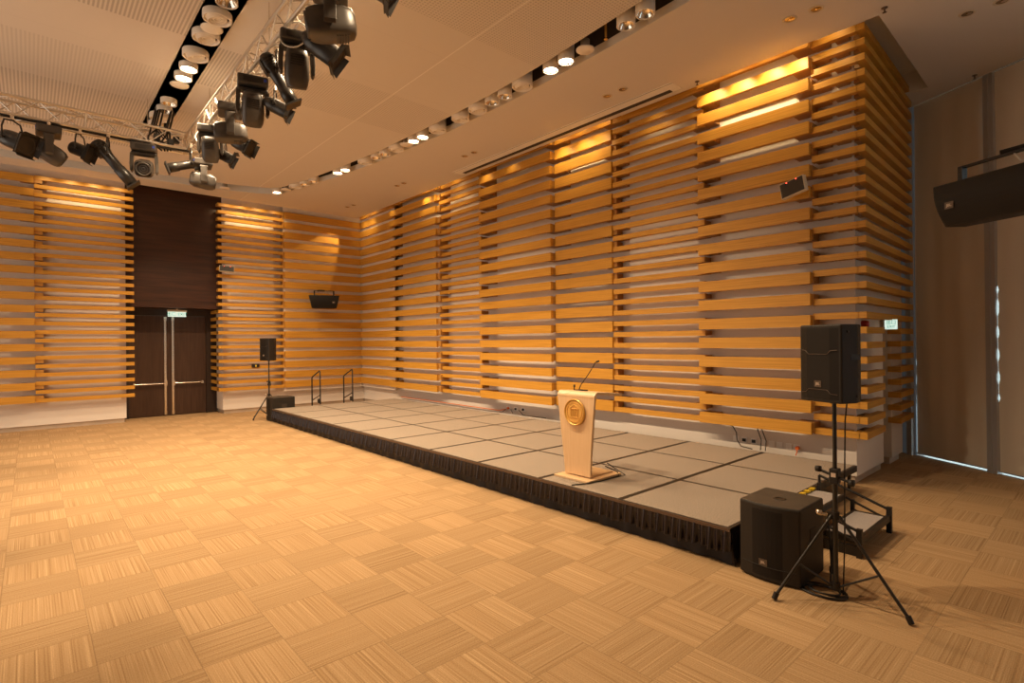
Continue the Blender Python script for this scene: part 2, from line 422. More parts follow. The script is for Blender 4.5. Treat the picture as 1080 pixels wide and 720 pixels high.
# ------------------------------------------------------------------ slanting window wall on the right
Bf = [Vector((15.2, 3.777, 0)), Vector((23, -1.13, 0))]
Tf = [Vector((15.2, 4.08, ZC)), Vector((23, .22, ZC))]
def wpt(x, z, off=0.):        # a point on the window plane at floor-x, height z; off > 0 is towards the outdoors
    k = (x-15.2)/7.8
    b = Bf[0].lerp(Bf[1], k); tt = Tf[0].lerp(Tf[1], k); tt.x = b.x-.09*(k > 0)
    p = b.lerp(tt, z/ZC); n = Vector((.53, .848, 0)); return p+n*off
def wbox(mb, x0, x1, z0, z1, o0, o1, mi=0):
    vs = [wpt(x, z, o) for x in (x0, x1) for o in (o0, o1) for z in (z0, z1)]
    mb.add(vs, [(0, 1, 3, 2), (4, 6, 7, 5), (0, 4, 5, 1), (2, 3, 7, 6), (0, 2, 6, 4), (1, 5, 7, 3)], mi)
def blind(x0, x1, z0, z1, off, wav, el=None, er=None):
    b = MB(); nx, nz = 28, 90; vs, fs = [], []
    for i in range(nx+1):
        for j in range(nz+1):
            z = z0+(z1-z0)*j/nz
            xa = x0+(el(z) if el else 0); xb = x1-(er(z) if er else 0); x = xa+(xb-xa)*i/nx
            e = math.sin(i*.9+wav)*.005+math.sin(i*.37+z*1.3+wav)*.010
            e *= 1 if j < nz-2 else .2
            vs.append(wpt(x, z, off+e))
    for i in range(nx):
        for j in range(nz): q = i*(nz+1)+j; fs.append((q, q+nz+1, q+nz+2, q+1))
    b.add(vs, fs, 0, True); return b
def leakA(z):      # the near edge of the first blind stands off the mullion only in places
    return .020 if 3.9 < z < 6.4 else (.018 if 3.1 < z < 3.3 or .9 < z < 1.0 or .25 < z < .4 else -.004)
def leakB(z): return .016*(math.sin(z*17)>.1) if 1.2 < z < 3.0 else -.004
def leakC(z): return .02 if z < .95 else (.012*(math.sin(z*19) > .4) if z < 2.0 else -.03)
g = MB()
wbox(g, 15.96, 23, 0, ZC, .20, .22)
wo = g.build('window_1', 'day'); wo['kind'] = 'structure'
g = MB(); wbox(g, 15.2, 15.96, .0, ZC, .04, .06); wo2 = g.build('window_2', 'dayd'); wo2['kind'] = 'structure'
fr = MB(); wbox(fr, 15.84, 15.93, 0, ZC, -.03, .05); wbox(fr, 15.64, 15.67, 0, ZC, -.01, .05); fr.build('window_frame', 'alu_frame', wo2)
xm0, xm1 = 17.07, 17.205
fr = MB()
wbox(fr, xm0, xm1, 0, ZC, .0, .10); wbox(fr, xm0+.06, xm0+.075, 0, ZC, -.012, .0)
wbox(fr, 15.93, 23, 0, .012, .03, .16); wbox(fr, 18.6, 18.74, 0, ZC, 0, .1)
fr.build('window_frame', 'alu_frame', wo)
for k, (a, b, z0, el, er) in enumerate(((15.96, 17.068, .04, leakC, leakA), (17.207, 18.605, .035, leakB, None), (18.735, 21, .035, None, None))):
    o = blind(a, b, z0, ZC-.002, .05, k*2., el, er).build('roller_blind', 'blind')
    tag(o, ['pale grey roller blind drawn down beside the slatted corner', 'pale grey roller blind behind the large hanging loudspeaker', 'grey roller blind beyond the right edge of the hall'][k], 'blind', 'roller blinds over the tall windows')
    hb = MB(); hb.tube([wpt(a, z0+.01, .05), wpt(b, z0+.01, .05)], .012, 8); hb.build('bottom_bar', 'alu_frame', o)
w = MB(); w.box(23, 23.1, -13, 1, 0, ZC); struct('wall_right', w, 'wall')
w = MB(); w.box(19.15, 19.75, -2.0, -1.3, 0, ZC); struct('column', w, 'wall')

# ------------------------------------------------------------------ slat cladding
def slat_panel(label, a0, a1, front, kind, wall, ks=None, ext=(0, 0), group='timber slat panels on the walls', depth=.07, backing=False):
    """wall 'S': boards run along X, faces at y = -front ; wall 'L': along Y, faces at x = front"""
    H, P = {'thin': (HT, PT), 'thick': (HK, PK), 'wide': (HW, PK)}[kind]
    n = 28 if kind == 'thin' else 19
    ks = ks or range(n)
    S, B = MB(), MB()
    back = WS if wall == 'S' else -WL
    def bx(mb, u0, u1, d0, d1, z0, z1):     # d = distance out from plane 0 towards the room
        if wall == 'S': mb.box(u0, u1, -d1, -d0, z0, z1)
        else: mb.box(d0, d1, u0, u1, z0, z1)
    for k in ks:
        z = Z0+P*k; zt = min(z+H, ZW-.02)
        if zt <= z: continue
        bx(S, a0, a1, front-depth, front, z, zt)
        L = min(.26, (a1-a0)*.3); hh = .02 if kind != 'thin' else .012
        bx(B, a0-ext[0], a0+L, -back+.002, front-depth+.001, z+hh, zt-.005)
        bx(B, a1-L, a1+ext[1], -back+.002, front-depth+.001, z+hh, zt-.005)
    loc = (0, 0, 0)
    t = empty('wood_slat_panel', loc, label, 'wall panel', group)
    joined(S, B).build('slats', ['slat', 'slat_back'], t)
    if backing:
        q = MB(); bx(q, a0-.02 if wall == 'L' else -.1, min(a1, 2.38) if wall == 'S' else a1+.1, front-depth-.02-.03, front-depth-.02, .60, ZW-.02); q.build('backing_board', 'wall', t)
    return t
def joined(S, B):
    S.add(B.v, B.f, 1); return S
# stage wall
slat_panel('wide-board oak panel on the stage wall filling the far left corner', .02, 2.50, .0, 'wide', 'S', ext=(0, .15), backing=True)
slat_panel('wide-board oak panel on the stage wall, second from the far corner', 2.40, 5.15, .12, 'thick', 'S', ext=(0, .12))
slat_panel('narrow-slat oak panel between two wide-board panels left of the lectern', 5.16, 7.14, .0, 'thin', 'S')
slat_panel('protruding wide-board oak panel directly left of the lectern microphone', 7.27, 9.88, .16, 'thick', 'S', ext=(.12, 0))
slat_panel('wide-board oak panel right behind the lectern and its microphone', 9.90, 11.52, .03, 'wide', 'S', ext=(.0, .08))
slat_panel('narrow-slat oak panel on the stage wall just right of the lectern', 11.53, 13.57, .0, 'thin', 'S')
slat_panel('wide-board oak panel with the infrared radiator on it and sockets below', 13.50, 15.355, .10, 'thick', 'S', ext=(0, .02))
# the corner panel wraps round onto the return wall
S, B = MB(), MB()
def rx(y): return XR-.03*y
for k in range(28):
    z = Z0+PT*k; zt = min(z+HT, ZW-.02)
    if zt <= z: continue
    S.box(15.36, XR-.1, 0, .10, z, zt)
    B.box(15.38, 15.58, .10, WS, z+.012, zt-.005); B.box(15.66, 15.84, .10, WS, z+.012, zt-.005)
    runs = [(0, 3.15)] if k > 7 else [(0, 1.05), (2.12, 3.15)]
    for a, b in runs:
        dd = .19 if a > 1 else .11
        S.prism([(rx(a)-dd, a), (rx(a), a), (rx(b), b), (rx(b)-(.11 if a < 1 else .17), b)], z, zt)
        for u0, u1 in ((max(a, .24)+.02, a+.5), (b-.75, b-.4)):
            if u1 > u0: B.box(15.86, rx(u1)-.105, u0, u1, z+.012, zt-.005)
t = empty('wood_slat_panel', (0, 0, 0), 'narrow-slat oak panel wrapping the outer corner beside the small side door', 'wall panel', 'timber slat panels on the walls')
joined(S, B).build('slats', ['slat', 'slat_back'], t)
# left wall
slat_panel('wide-board oak panel on the left wall behind the hanging loudspeaker, next to the corner', -2.70, -.0, .04, 'wide', 'L', ks=range(18), ext=(.05, 0), backing=True)
t = slat_panel('narrow-slat oak panel between the dark double doors and the corner loudspeaker', -4.70, -2.72, .0, 'thin', 'L', ks=range(27))
J = MB()
for k in range(12):
    z = Z0+PT*k; J.box(-.98, -.1, -4.70, -4.60, z, z+HT); J.box(-.9, -.78, -4.6, -4.53, z+.01, z+HT-.01)
J.build('jamb_slats', 'slat', t)
slat_panel('narrow-slat oak panel immediately left of the dark double doors', -8.95, -6.85, .0, 'thin', 'L', ks=range(27), ext=(.0, 0))
slat_panel('wide-board oak panel cut by the left edge of the view', -12.9, -8.96, .05, 'thick', 'L', ks=range(18), ext=(0, .17))

# ------------------------------------------------------------------ stage
SX, SY, PA, PB, SH = 15.986, -3.995, 1.3248, 1.2822, .371
def stage_deck():
    t = empty('stage_deck', (0, 0, 0), 'x', 'stage deck', 'carpeted stage decks')
    a, b = PA/2-.002, PB/2-.002
    q = MB(); q.box(-a, a, -b, b, -.09, -.006); q.box(-a, a, -b, b, -.012, -.004); q.build('frame', 'stage_edge', t)
    q = MB(); q.bbox(-a+.034, a-.034, -b+.026, b-.026, -.008, 0, .002, seg=1); q.build('carpet_top', 'stage', t)
    for sx in (-1, 1):
        for sy in (-1, 1):
            q = MB(); q.tube([(sx*(a-.08), sy*(b-.08), -SH+.001), (sx*(a-.08), sy*(b-.08), -.09)], .024, 8); q.build('leg', 'black_tube', t)
    return t
deck0 = stage_deck()
ordn = ['', 'second', 'third', 'fourth', 'fifth', 'sixth', 'seventh', 'eighth', 'ninth', 'tenth']
for i in range(10):
    for j in range(3):
        t = deck0 if (i, j) == (0, 0) else copy_tree(deck0)
        t.location = (SX-PA*(i+.5), SY+PB*(j+.5), SH)
        row = ['front', 'middle', 'back'][j]
        col = 'at the right end of the stage' if i == 0 else ('at the left end of the stage' if i == 9 else '%s from the right end of the stage' % ordn[i])
        tag(t, 'grey carpeted stage deck in the %s row, %s' % (row, col))
        if (i, j) == (1, 0): tag(t, 'grey carpeted stage deck carrying the lectern, front row, second from right')
# pleated skirt along the front
def pleats(p0, p1, z0, z1, amp, wl, seed, out, name, m, flare=1.):
    rnd = random.Random(seed); p0, p1 = Vector(p0), Vector(p1); L = (p1-p0).length; d = (p1-p0)/L
    n = Vector(out); N = int(L/wl*8); rows = 6; vs, fs = [], []; ph = 0.; phs = []
    for i in range(N+1):
        ph += (2*PI/8)*(1+rnd.uniform(-.35, .35)); phs.append(ph)
    for i in range(N+1):
        for j in range(rows+1):
            k = j/rows; z = z1+(z0-z1)*k
            e = amp*(.25+.75*k*flare)*(math.sin(phs[i])+.4*math.sin(phs[i]*.43+2))
            zz = z+(.012*math.sin(phs[i]*.21+seed) if j == rows else 0)
            vs.append(p0+d*L*i/N+n*(e+.012*k)+Vector((0, 0, zz)))
    for i in range(N):
        for j in range(rows): q = i*(rows+1)+j; fs.append((q, q+1, q+rows+2, q+rows+1))
    b = MB(); b.add(vs, fs, 0, True); return b
x0, x1 = SX-10*PA, SX
sk = pleats((x0, SY-.005, 0), (x1+.005, SY-.005, 0), .13, SH-.03, .027, .085, 3, (0, -1, 0), 's', 'skirt').build('stage_skirt', 'skirt')
tag(sk, 'black satin pleated skirt hanging along the front of the stage', 'stage skirt', 'stage skirts')
ud = pleats((x0, SY+.05, 0), (x1, SY+.05, 0), .004, .22, .012, .30, 9, (0, -1, 0), 's', 'skirt2').build('under_drape', 'skirt2', sk)
tr = MB(); tr.box(x0, x1, SY-.012, SY+.002, SH-.035, SH-.006); tr.build('edge_rail', 'stage_trim', sk)
sk = pleats((x1+.006, SY, 0), (x1+.006, -2.9, 0), .02, SH-.03, .022, .085, 5, (1, 0, 0), 's', 'skirt').build('stage_skirt', 'skirt')
tag(sk, 'short black satin skirt on the right end of the stage behind the subwoofer', 'stage skirt', 'stage skirts')
sk = pleats((x0-.006, SY, 0), (x0-.006, -.2, 0), .02, SH-.03, .018, .085, 6, (-1, 0, 0), 's', 'skirt').build('stage_skirt', 'skirt')
tag(sk, 'black pleated skirt on the left end of the stage under the handrails', 'stage skirt', 'stage skirts')

# steps at the right end of the stage
t = empty('stage_steps', (16.4, -2.3, 0), 'low black folding steps with grey treads at the right end of the stage', 'steps')
def P(mb): return T(-16.4, 2.3, 0)
ya, yb = -2.86, -1.80
q = MB(); q.bbox(16.44, 16.74, ya+.06, yb-.06, .165, .185, .004, mat=P(0)); q.build('tread', 'tread', t)
q = MB(); q.bbox(16.02, 16.30, ya+.06, yb-.06, .325, .345, .004, mat=P(0)); q.build('tread', 'tread', t)
q = MB()
for y in (ya, yb):
    q.box(16.74, 16.79, y-.025, y+.025, 0, .29, mat=P(0)); q.box(16.38, 16.42, y-.02, y+.02, 0, .30, mat=P(0))
    q.box(16.02, 16.06, y-.02, y+.02, 0, .43, mat=P(0))
    q.tube([(16.04, y, .52), (16.76, y, .26)], .016, 8, mat=P(0)); q.tube([(16.04, y, .52), (16.04, y, .3)], .016, 8, mat=P(0)); q.tube([(16.30, y, .32), (16.76, y, .14)], .014, 8, mat=P(0))
q.box(16.74, 16.78, ya, yb, .135, .20, mat=P(0)); q.box(16.41, 16.44, ya, yb, .14, .19, mat=P(0)); q.box(16.30, 16.33, ya, yb, .29, .35, mat=P(0)); q.box(16.0, 16.02, ya, yb, .29, .35, mat=P(0))
q.box(16.44, 16.74, ya+.03, ya+.06, .13, .19, mat=P(0)); q.box(16.44, 16.74, yb-.06, yb-.03, .13, .19, mat=P(0))
q.box(16.42, 16.74, ya+.02, ya+.05, .0, .10, mat=P(0))
q.build('frame', 'black', t)
q = MB()
for k in range(7):
    yk = yb-.10-k*.15
    q.prism([(15.975, yk), (16.02, yk+.03), (16.02, yk-.045), (15.975, yk-.075)], SH-.02, SH+.006, mat=P(0))
q.build('hazard_stripes', 'yellow', t)

# left handrails and steps
for yy, lab in ((-2.62, 'black tubular stage handrail nearer the far subwoofer'), (-1.60, 'black tubular stage handrail nearer the back corner')):
    t = empty('stage_handrail', (2.4, yy, 0), lab, 'handrail', 'handrails at the left end of the stage')
    q = MB(); A = [(-.32, 0, .02), (-.32, 0, 1.13), (-.28, 0, 1.17), (.22, 0, 1.36), (.27, 0, 1.375), (.30, 0, 1.33), (.31, 0, SH+.01)]
    q.tube(A, .022, 8); q.build('rail', 'black_tube', t)
    q = MB(); q.tube([(-.32, 0, .45), (.31, 0, .66)], .018, 8); q.build('cross_bar', 'black_tube', t)
    q = MB(); q.tube([(.20, -.02, .47), (.20, .02, .47)], .07, 12); q.build('clamp_wheel', 'black', t)
t = empty('stage_steps', (2.35, -2.1, 0), 'low black steps between the two handrails at the left end of the stage', 'steps')
q = MB(); q.box(-.30, .0, -.48, .48, .17, .19); q.box(.03, .33, -.48, .48, .29, .31); q.build('tread', 'tread', t)
q = MB()
for y in (-.46, .46): q.box(-.3, -.26, y-.02, y+.02, 0, .17); q.box(.28, .32, y-.02, y+.02, 0, .29); q.tube([(-.28, y, .16), (.3, y, .28)], .015, 8)
q.build('frame', 'black', t)

# ------------------------------------------------------------------ lectern
LZ = SH
t = empty('lectern', (13.70, -3.38, LZ), 'pale oak lectern with a curved front and round gilt emblem on the stage', 'lectern')
q = MB(); q.bbox(-.31, .29, -.37, .33, 0, .03, .006); q.bbox(-.19, .19, -.17, .27, .03, .05, .005); q.build('base_plate', 'lectern', t)
def lect():
    # front board bending over into the top; width tapers downward, the flanks bow slightly
    prof = []
    for k in range(13):
        z = .045+(1.07-.045)*k/12; prof.append((-.245-.025*math.sin(PI*(k/12)*.5)*1., z))
    cx, cz, rr = -.20, 1.085, .075
    for k in range(1, 9):
        a = PI-k*(PI/2)/8; prof.append((cx+rr*math.cos(a), cz+rr*math.sin(a)))
    prof += [(0.0, 1.145), (.20, 1.125), (.33, 1.11)]
    th = .035; outer = prof; innerp = []
    for i, (y, z) in enumerate(prof):
        a = Vector(prof[max(0, i-1)]); b = Vector(prof[min(len(prof)-1, i+1)]); tt = (b-a).normalized(); nn = Vector((tt.y, -tt.x))
        innerp.append((y+nn.x*th, z+nn.y*th))
    def hw(z):      # half width by height
        k = max(0, min(1, (z-.05)/1.05)); return .222+.105*(k**1.25)
    vs, fs = [], []
    n = len(prof)
    for sx in (-1, 1):
        for pr in (outer, innerp):
            for i, (y, z) in enumerate(pr):
                zz = outer[i][1]; w_ = hw(zz) if i < 21 else .327-.02*(i-20)/3
                vs.append((sx*w_, y, z))
    for i in range(n-1):
        A, B, C_, D = i, i+n, i+2*n, i+3*n
        fs += [(A, A+1, C_+1, C_), (B, D, D+1, B+1), (A, B, B+1, A+1), (C_, C_+1, D+1, D)]
    fs += [(0, 2*n, 3*n, n), (n-1, 2*n-1, 4*n-1, 3*n-1)]
    return vs, fs
vs, fs = lect(); q = MB(); q.add(vs, fs, 0, False); fo = q.build('front_board', 'lectern', t, bevel=.004)
q = MB(); q.prism([(-.17, .05), (.17, .05), (.26, 1.09), (-.26, 1.09)], -.23, -.16, 'y'); q.build('rear_board', 'lectern_side', t)
q = MB()
E0 = basis((0, -.285, .885), (1, 0, 0), (0, 0, 1))
q.lathe([(0, .0), (.150, .0), (.158, .006), (.166, .022), (.172, .022), (.176, 0)], 40, 0, E0 @ T(0, 0, -.0))
q.lathe([(.0, .010), (.150, .010)], 40, 0, E0)
em = q.build('emblem', 'emblem', t)
q = MB()     # raised civic crest: outer band, pillars and a pediment
def rib(x0, y0, x1, y1, w_=.006):
    q.tube([E0 @ Vector((x0, y0, .013)), E0 @ Vector((x1, y1, .013))], w_, 6)
for x in (-.062, -.03, .0, .03, .062): rib(x, -.06, x, .035)
rib(-.08, -.07, .08, -.07); rib(-.08, .045, .08, .045); rib(-.08, .05, 0, .095); rib(0, .095, .08, .05)
cp = [E0 @ Vector((.128*math.cos(2*PI*k/36), .128*math.sin(2*PI*k/36), .012)) for k in range(37)]
q.tube(cp, .004, 6, caps=False)
q.build('emblem_relief', 'emblem_d', em)
mic = empty('gooseneck_microphone', (13.62, -3.45, LZ+1.147), 'slim black gooseneck microphone standing on the lectern top', 'microphone')
q = MB(); q.bbox(-.07, .09, -.05, .05, 0, .018, .006); q.build('base', 'black', mic)
q = MB(); q.tube([(-.03, 0, .018), (.0, 0, .08), (.10, .01, .2), (.20, .02, .33), (.235, .02, .385), (.262, .02, .402)], .0065, 8); q.build('gooseneck', 'black_tube', mic)
q = MB(); q.tube([(.262, .02, .402), (.30, .02, .412)], .013, 10); q.build('capsule', 'black', mic)
q = MB(); q.tube([(-.10, -.02, .0), (-.10, -.02, .05)], .008, 8); q.lathe([(0, .085), (.014, .08), (.014, .05), (0, .048)], 10, 0, T(-.10, -.02, 0)); q.build('switch_post', 'black', mic)
q = MB(); q.tube([(13.78, -3.14, LZ+.10), (13.84, -3.1, LZ+.07), (13.92, -3.06, LZ+.04), (14.02, -3.15, LZ+.012), (14.03, -3.5, LZ+.012), (13.98, -3.8, LZ+.012), (13.9, -3.96, LZ+.012)], .008, 8)
q.tube([(13.78, -3.10, LZ+.14), (13.88, -3.05, LZ+.07), (14.05, -3.05, LZ+.012), (14.03, -3.3, LZ+.012)], .006, 8)
tag(q.build('lectern_cable', 'black'), 'black cable trailing from the lectern to the stage edge', 'cable')

# ------------------------------------------------------------------ loudspeakers
def badge(parent, mat, s=.05):
    q = MB(); q.box(-s*.62, s*.62, -s*.5, s*.5, 0, .003, mat=mat); o = q.build('badge', 'badge_red', parent)
    text_mesh('badge_text', 'JBL', s*.55, 'badge', o, mat @ T(0, 0, .0035), .0008)
def pa_speaker(label, x, y, z, nx, ny, group, h=.655, wd=.41, dp=.30, detail=True):
    t = empty('loudspeaker', (x, y, z), label, 'loudspeaker', group, rotz=math.atan2(ny, nx)+PI/2)
    # local: front faces -y
    f, b = wd/2, wd/2-.07
    poly = [(-f, -dp/2), (-f*.55, -dp/2-.018), (f*.55, -dp/2-.018), (f, -dp/2), (f, dp/2-.12), (b, dp/2), (-b, dp/2), (-f, dp/2-.12)]
    q = MB(); q.prism(poly, 0, h); q.build('cabinet', 'spk', t, bevel=.012)
    q = MB(); fy = -dp/2-.024
    pg = [(-f+.02, -dp/2-.004), (-f*.55, fy), (f*.55, fy), (f-.02, -dp/2-.004), (f-.02, -dp/2+.01), (-f+.02, -dp/2+.01)]
    q.prism(pg, .03, h-.03); gr = q.build('grille', 'grille', t)
    q = MB()
    for zz, s in ((h*.62, 1), (h*.165, -1)):
        q.tube([(-f+.03, -dp/2-.012, zz+.035*s), (-f*.6, fy-.004, zz+.03*s), (-f*.45, fy-.004, zz), (f*.45, fy-.004, zz), (f*.6, fy-.004, zz+.03*s), (f-.03, -dp/2-.012, zz+.035*s)], .0022, 5)
    q.build('grille_seams', 'stage_trim', gr)
    badge(gr, basis((0, fy-.001, h*.235), (1, 0, 0), (0, 0, 1)), .055)
    q = MB(); q.box(f-.001, f+.003, -.05, .05, h*.55, h*.62); q.build('handle_recess', 'black', t)
    q = MB(); q.lathe([(0, 0), (.012, 0), (.012, .004), (0, .004)], 10, 0, basis((f, -.08, h-.06), (0, 1, 0), (0, 0, 1))); q.build('screw', 'black', t); q = MB(); q.lathe([(0, 0), (.012, 0), (.012, .004), (0, .004)], 10, 0, basis((f, .02, .06), (0, 1, 0), (0, 0, 1)))
    q.build('screw', 'black', t)
    q = MB(); q.tube([(0, 0, -.02), (0, 0, .01)], .03, 12); q.build('pole_socket', 'black', t)
    return t
def tripod(label, x, y, zc, ztop, dirs, group):
    t = empty('speaker_stand', (x, y, 0), label, 'speaker stand', group)
    q = MB(); q.tube([(0, 0, .10), (0, 0, zc+.36)], .021, 12); q.tube([(0, 0, zc+.30), (0, 0, ztop)], .0175, 12); q.build('pole', 'black_tube', t)
    q = MB(); q.tube([(0, 0, zc-.03), (0, 0, zc+.03)], .034, 12); q.box(-.06, .0, -.02, .02, zc-.02, zc+.02); q.build('collar', 'black', t)
    q = MB(); q.tube([(-.05, -.03, zc), (-.10, -.05, zc)], .014, 8); q.lathe([(0, -.02), (.024, -.02), (.024, .02), (0, .02)], 12, 0, basis((-.11, -.05, zc+.01), (0, 1, 0), (0, 0, 1))); q.build('locking_knob', 'steel', t)
    q = MB(); q.bbox(-.035, .035, -.04, .04, zc+.27, zc+.40, .008); q.tube([(-.13, 0, zc+.37), (.13, -.02, zc+.30)], .012, 8)
    q.lathe([(0, -.02), (.026, -.02), (.026, .02), (0, .02)], 10, 0, basis((-.13, 0, zc+.375), (0, 1, 0), (0, 0, 1)))
    q.lathe([(0, -.02), (.03, -.02), (.03, .02), (0, .02)], 10, 0, basis((.13, -.02, zc+.30), (0, 1, 0), (0, 0, 1))); q.build('height_clamp', 'black', t)
    q = MB(); q.box(-.018, .018, -.0425, -.040, zc+.33, zc+.365); q.build('sticker', 'badge', t)
    q = MB(); q.tube([(0, 0, .07), (0, 0, .13)], .036, 12); q.build('brace_collar', 'black', t)
    for dx, dy in dirs:
        q = MB(); q.tube([(dx*.06, dy*.06, zc), (dx, dy, .03)], .0135, 10); lg = q.build('leg', 'black_tube', t)
        q = MB(); q.tube([(dx*.965, dy*.965, .065), (dx*1.01, dy*1.01, .012)], .022, 10); q.build('rubber_foot', 'black', lg)
        q = MB(); q.tube([(dx*.05, dy*.05, .10), (dx*.62, dy*.62, zc-(zc-.03)*.585)], .009, 8); q.build('brace', 'black_tube', t)
    return t
def subwoofer(label, x0, x1, y0, y1, h, group, rot=0):
    cx, cy = (x0+x1)/2, (y0+y1)/2; t = empty('subwoofer', (cx, cy, 0), label, 'subwoofer', group, rotz=rot)
    a, b = (x1-x0)/2, (y1-y0)/2
    poly = [(a, b), (-a, b), (-a, -b+.045)]+[(-a+2*a*k/12, -b+.045-.055*math.sin(PI*k/12)) for k in range(1, 12)]+[(a, -b+.045)]
    q = MB(); q.prism(poly, .015, h-.004); q.build('cabinet', 'spk', t, bevel=.014)
    q = MB(); q.prism([(p[0]*.975, p[1]*.975) for p in poly], h-.02, h); tp = q.build('top_panel', 'sub_top', t, bevel=.006)
    q = MB(); q.lathe([(0, .002), (.03, .002), (.032, .004), (.055, .004), (.06, 0)], 20, 0, T(0, -.02, h-.001)); q.build('pole_cup', 'black', tp)
    q = MB()
    pts = [(-a+.03+(2*a-.06)*k/12, -b+.045-.058*math.sin(PI*(.03+.94*k/12))) for k in range(13)]
    q.prism(pts+[(a-.03, -b+.07), (-a+.03, -b+.07)], .05, h-.05); gr = q.build('grille', 'grille', t)
    q = MB(); q.tube([(p[0], p[1]-.004, .14) for p in pts], .003, 5); q.build('grille_seams', 'black', gr)
    badge(gr, basis((-.03, -b-.0145, .175), (1, 0, 0), (0, 0, 1)), .06)
    q = MB(); q.box(a-.004, a+.004, -.04, .10, .36, .48); q.build('handle_recess', 'void', t)
    q = MB(); q.box(a-.002, a+.010, -.05, .11, .346, .362); q.build('handle_rim', 'spk', t)
    for sx in (-1, 1):
        for sy in (-1, 1):
            q = MB(); q.tube([(sx*(a-.06), sy*(b-.09), .0), (sx*(a-.06), sy*(b-.09), .02)], .02, 8); q.build('foot', 'black', t)
    return t
g = 'loudspeakers on tripod stands'
pa_speaker('black loudspeaker on the near tripod, badge on its dark grille', 16.87, -3.90, 1.665, -.40, -.916, g)
tripod('black tripod speaker stand in front of the right stage steps', 16.89, -3.95, .70, 1.68, [(-.33, -.43), (.54, -.08), (-.19, .50)], 'tripod speaker stands')
pa_speaker('small distant black loudspeaker on the tripod by the left end of the stage', 1.90, -3.82, 1.70, .35, -.94, g)
tripod('distant black tripod speaker stand beside the left end of the stage', 1.90, -3.82, .70, 1.715, [(-.40, -.30), (.13, -.48), (.10, .5)], 'tripod speaker stands')
subwoofer('large black subwoofer with scuffed top at the right front corner of the stage', 16.10, 16.64, -4.08, -3.47, .70, 'subwoofers on the floor')
subwoofer('distant black subwoofer at the left front corner of the stage', 2.13, 2.70, -4.02, -3.36, .675, 'subwoofers on the floor')
# cable coil at the near tripod
q = MB()
for k, (rr, ox, oy, zz) in enumerate(((.17, 0, 0, .012), (.14, .02, .02, .024), (.19, -.03, .01, .014), (.12, 0, -.02, .036))):
    q.tube([(16.80+ox+rr*math.cos(2*PI*i/24), -3.93+oy+rr*.7*math.sin(2*PI*i/24), zz) for i in range(25)], .008, 6)
q.tube([(16.93, -3.90, .02), (16.94, -3.88, .5), (16.945, -3.89, 1.0), (16.95, -3.88, 1.5), (16.97, -3.88, 1.72)], .006, 6)
q.tube([(16.80, -3.80, .02), (16.76, -3.65, .15), (16.74, -3.62, .42), (16.70, -3.55, .55)], .008, 6)
tag(q.build('speaker_cable', 'black'), 'black cable coiled at the foot of the near speaker tripod', 'cable')

# hanging wide speakers (trapezoid, yoke bracket)
def horn_speaker(label, loc, facing, arm, L=.95, H=.45, tilt=0, roll=0, bx=-1):
    t = empty('hanging_loudspeaker', loc, label, 'loudspeaker', 'wide loudspeakers on yoke brackets')
    ang = math.atan2(facing[1], facing[0])+PI/2
    t.rotation_euler = (math.radians(tilt), math.radians(roll), ang)
    # side profile in (y,z) : curved front, narrower back ; extruded on x
    pf = [(-.09, -H/2)]+[(-.09-.05*math.sin(PI*k/8)-.03*k/8, -H/2+H*k/8) for k in range(1, 8)]+[(-.12, H/2), (.16, H/2), (.26, H*.18), (.22, -H*.25), (.10, -H/2)]
    vs, fs = [], []; n = len(pf)
    for y, z in pf: vs.append((-L/2+(.06 if y > .05 else 0)+(.10*(.5-z/H)), y, z))
    for y, z in pf: vs.append((L/2-(.06 if y > .05 else 0)-(.10*(.5-z/H)), y, z))
    fs = [list(range(n)), list(range(n, 2*n))[::-1]]+[(i, (i+1) % n, n+(i+1) % n, n+i) for i in range(n)]
    q = MB(); q.add(vs, fs); q.build('cabinet', 'spk', t, bevel=.008)
    fr9 = pf[:9]; vs = []
    for sg in (-1, 1):
        for y, z in fr9: vs.append((sg*(L/2-.02-.10*(.5-z/H)), y-.008, z*.95))
    for sg in (-1, 1):
        for y, z in fr9: vs.append((sg*(L/2-.02-.10*(.5-z/H)), y+.02, z*.95))
    fs = [(i, i+1, 10+i, 9+i) for i in range(8)]+[(18+i, 27+i, 28+i, 19+i) for i in range(8)]
    fs += [(i, 18+i, 19+i, i+1) for i in range(8)]+[(9+i, 10+i, 28+i, 27+i) for i in range(8)]+[(0, 9, 27, 18), (8, 26, 35, 17)]
    q = MB(); q.add(vs, fs, 0, False); gr = q.build('grille', 'grille', t)
    badge(gr, basis((bx*(L/2-.20), -.170, -.02), (1, 0, 0), (0, 0, 1)), .07)
    q = MB()
    for s in (-1, 1): q.box(s*(L/2-.19)-.022, s*(L/2-.19)+.022, -.01, .06, H/2-.01, H/2+.16)
    q.box(-L/2+.168, L/2-.168, -.01, .06, H/2+.15, H/2+.165); q.build('yoke_bracket', 'black', t)
    q = MB()
    inv = (T(*loc) @ t.rotation_euler.to_matrix().to_4x4()).inverted()
    q.tube([inv @ Vector(a) for a in arm], .028, 8); q.build('wall_arm', 'black', t)
    q = MB(); q.tube([(.10, .03, H/2+.15), (.16, .02, H/2+.06), (.28, .05, H/2+.05), (.38, .1, H/2)], .009, 6); q.build('speaker_cable', 'cable_white', t)
    return t
horn_speaker('wide black loudspeaker hung on a yoke over the left wall near the corner', (.50, -1.56, 3.60), (.93, -.36), [(.50, -1.56, 3.98), (.10, -1.56, 4.02), (-.23, -1.56, 4.02)], 1.0, .44, 0, 0, 1)
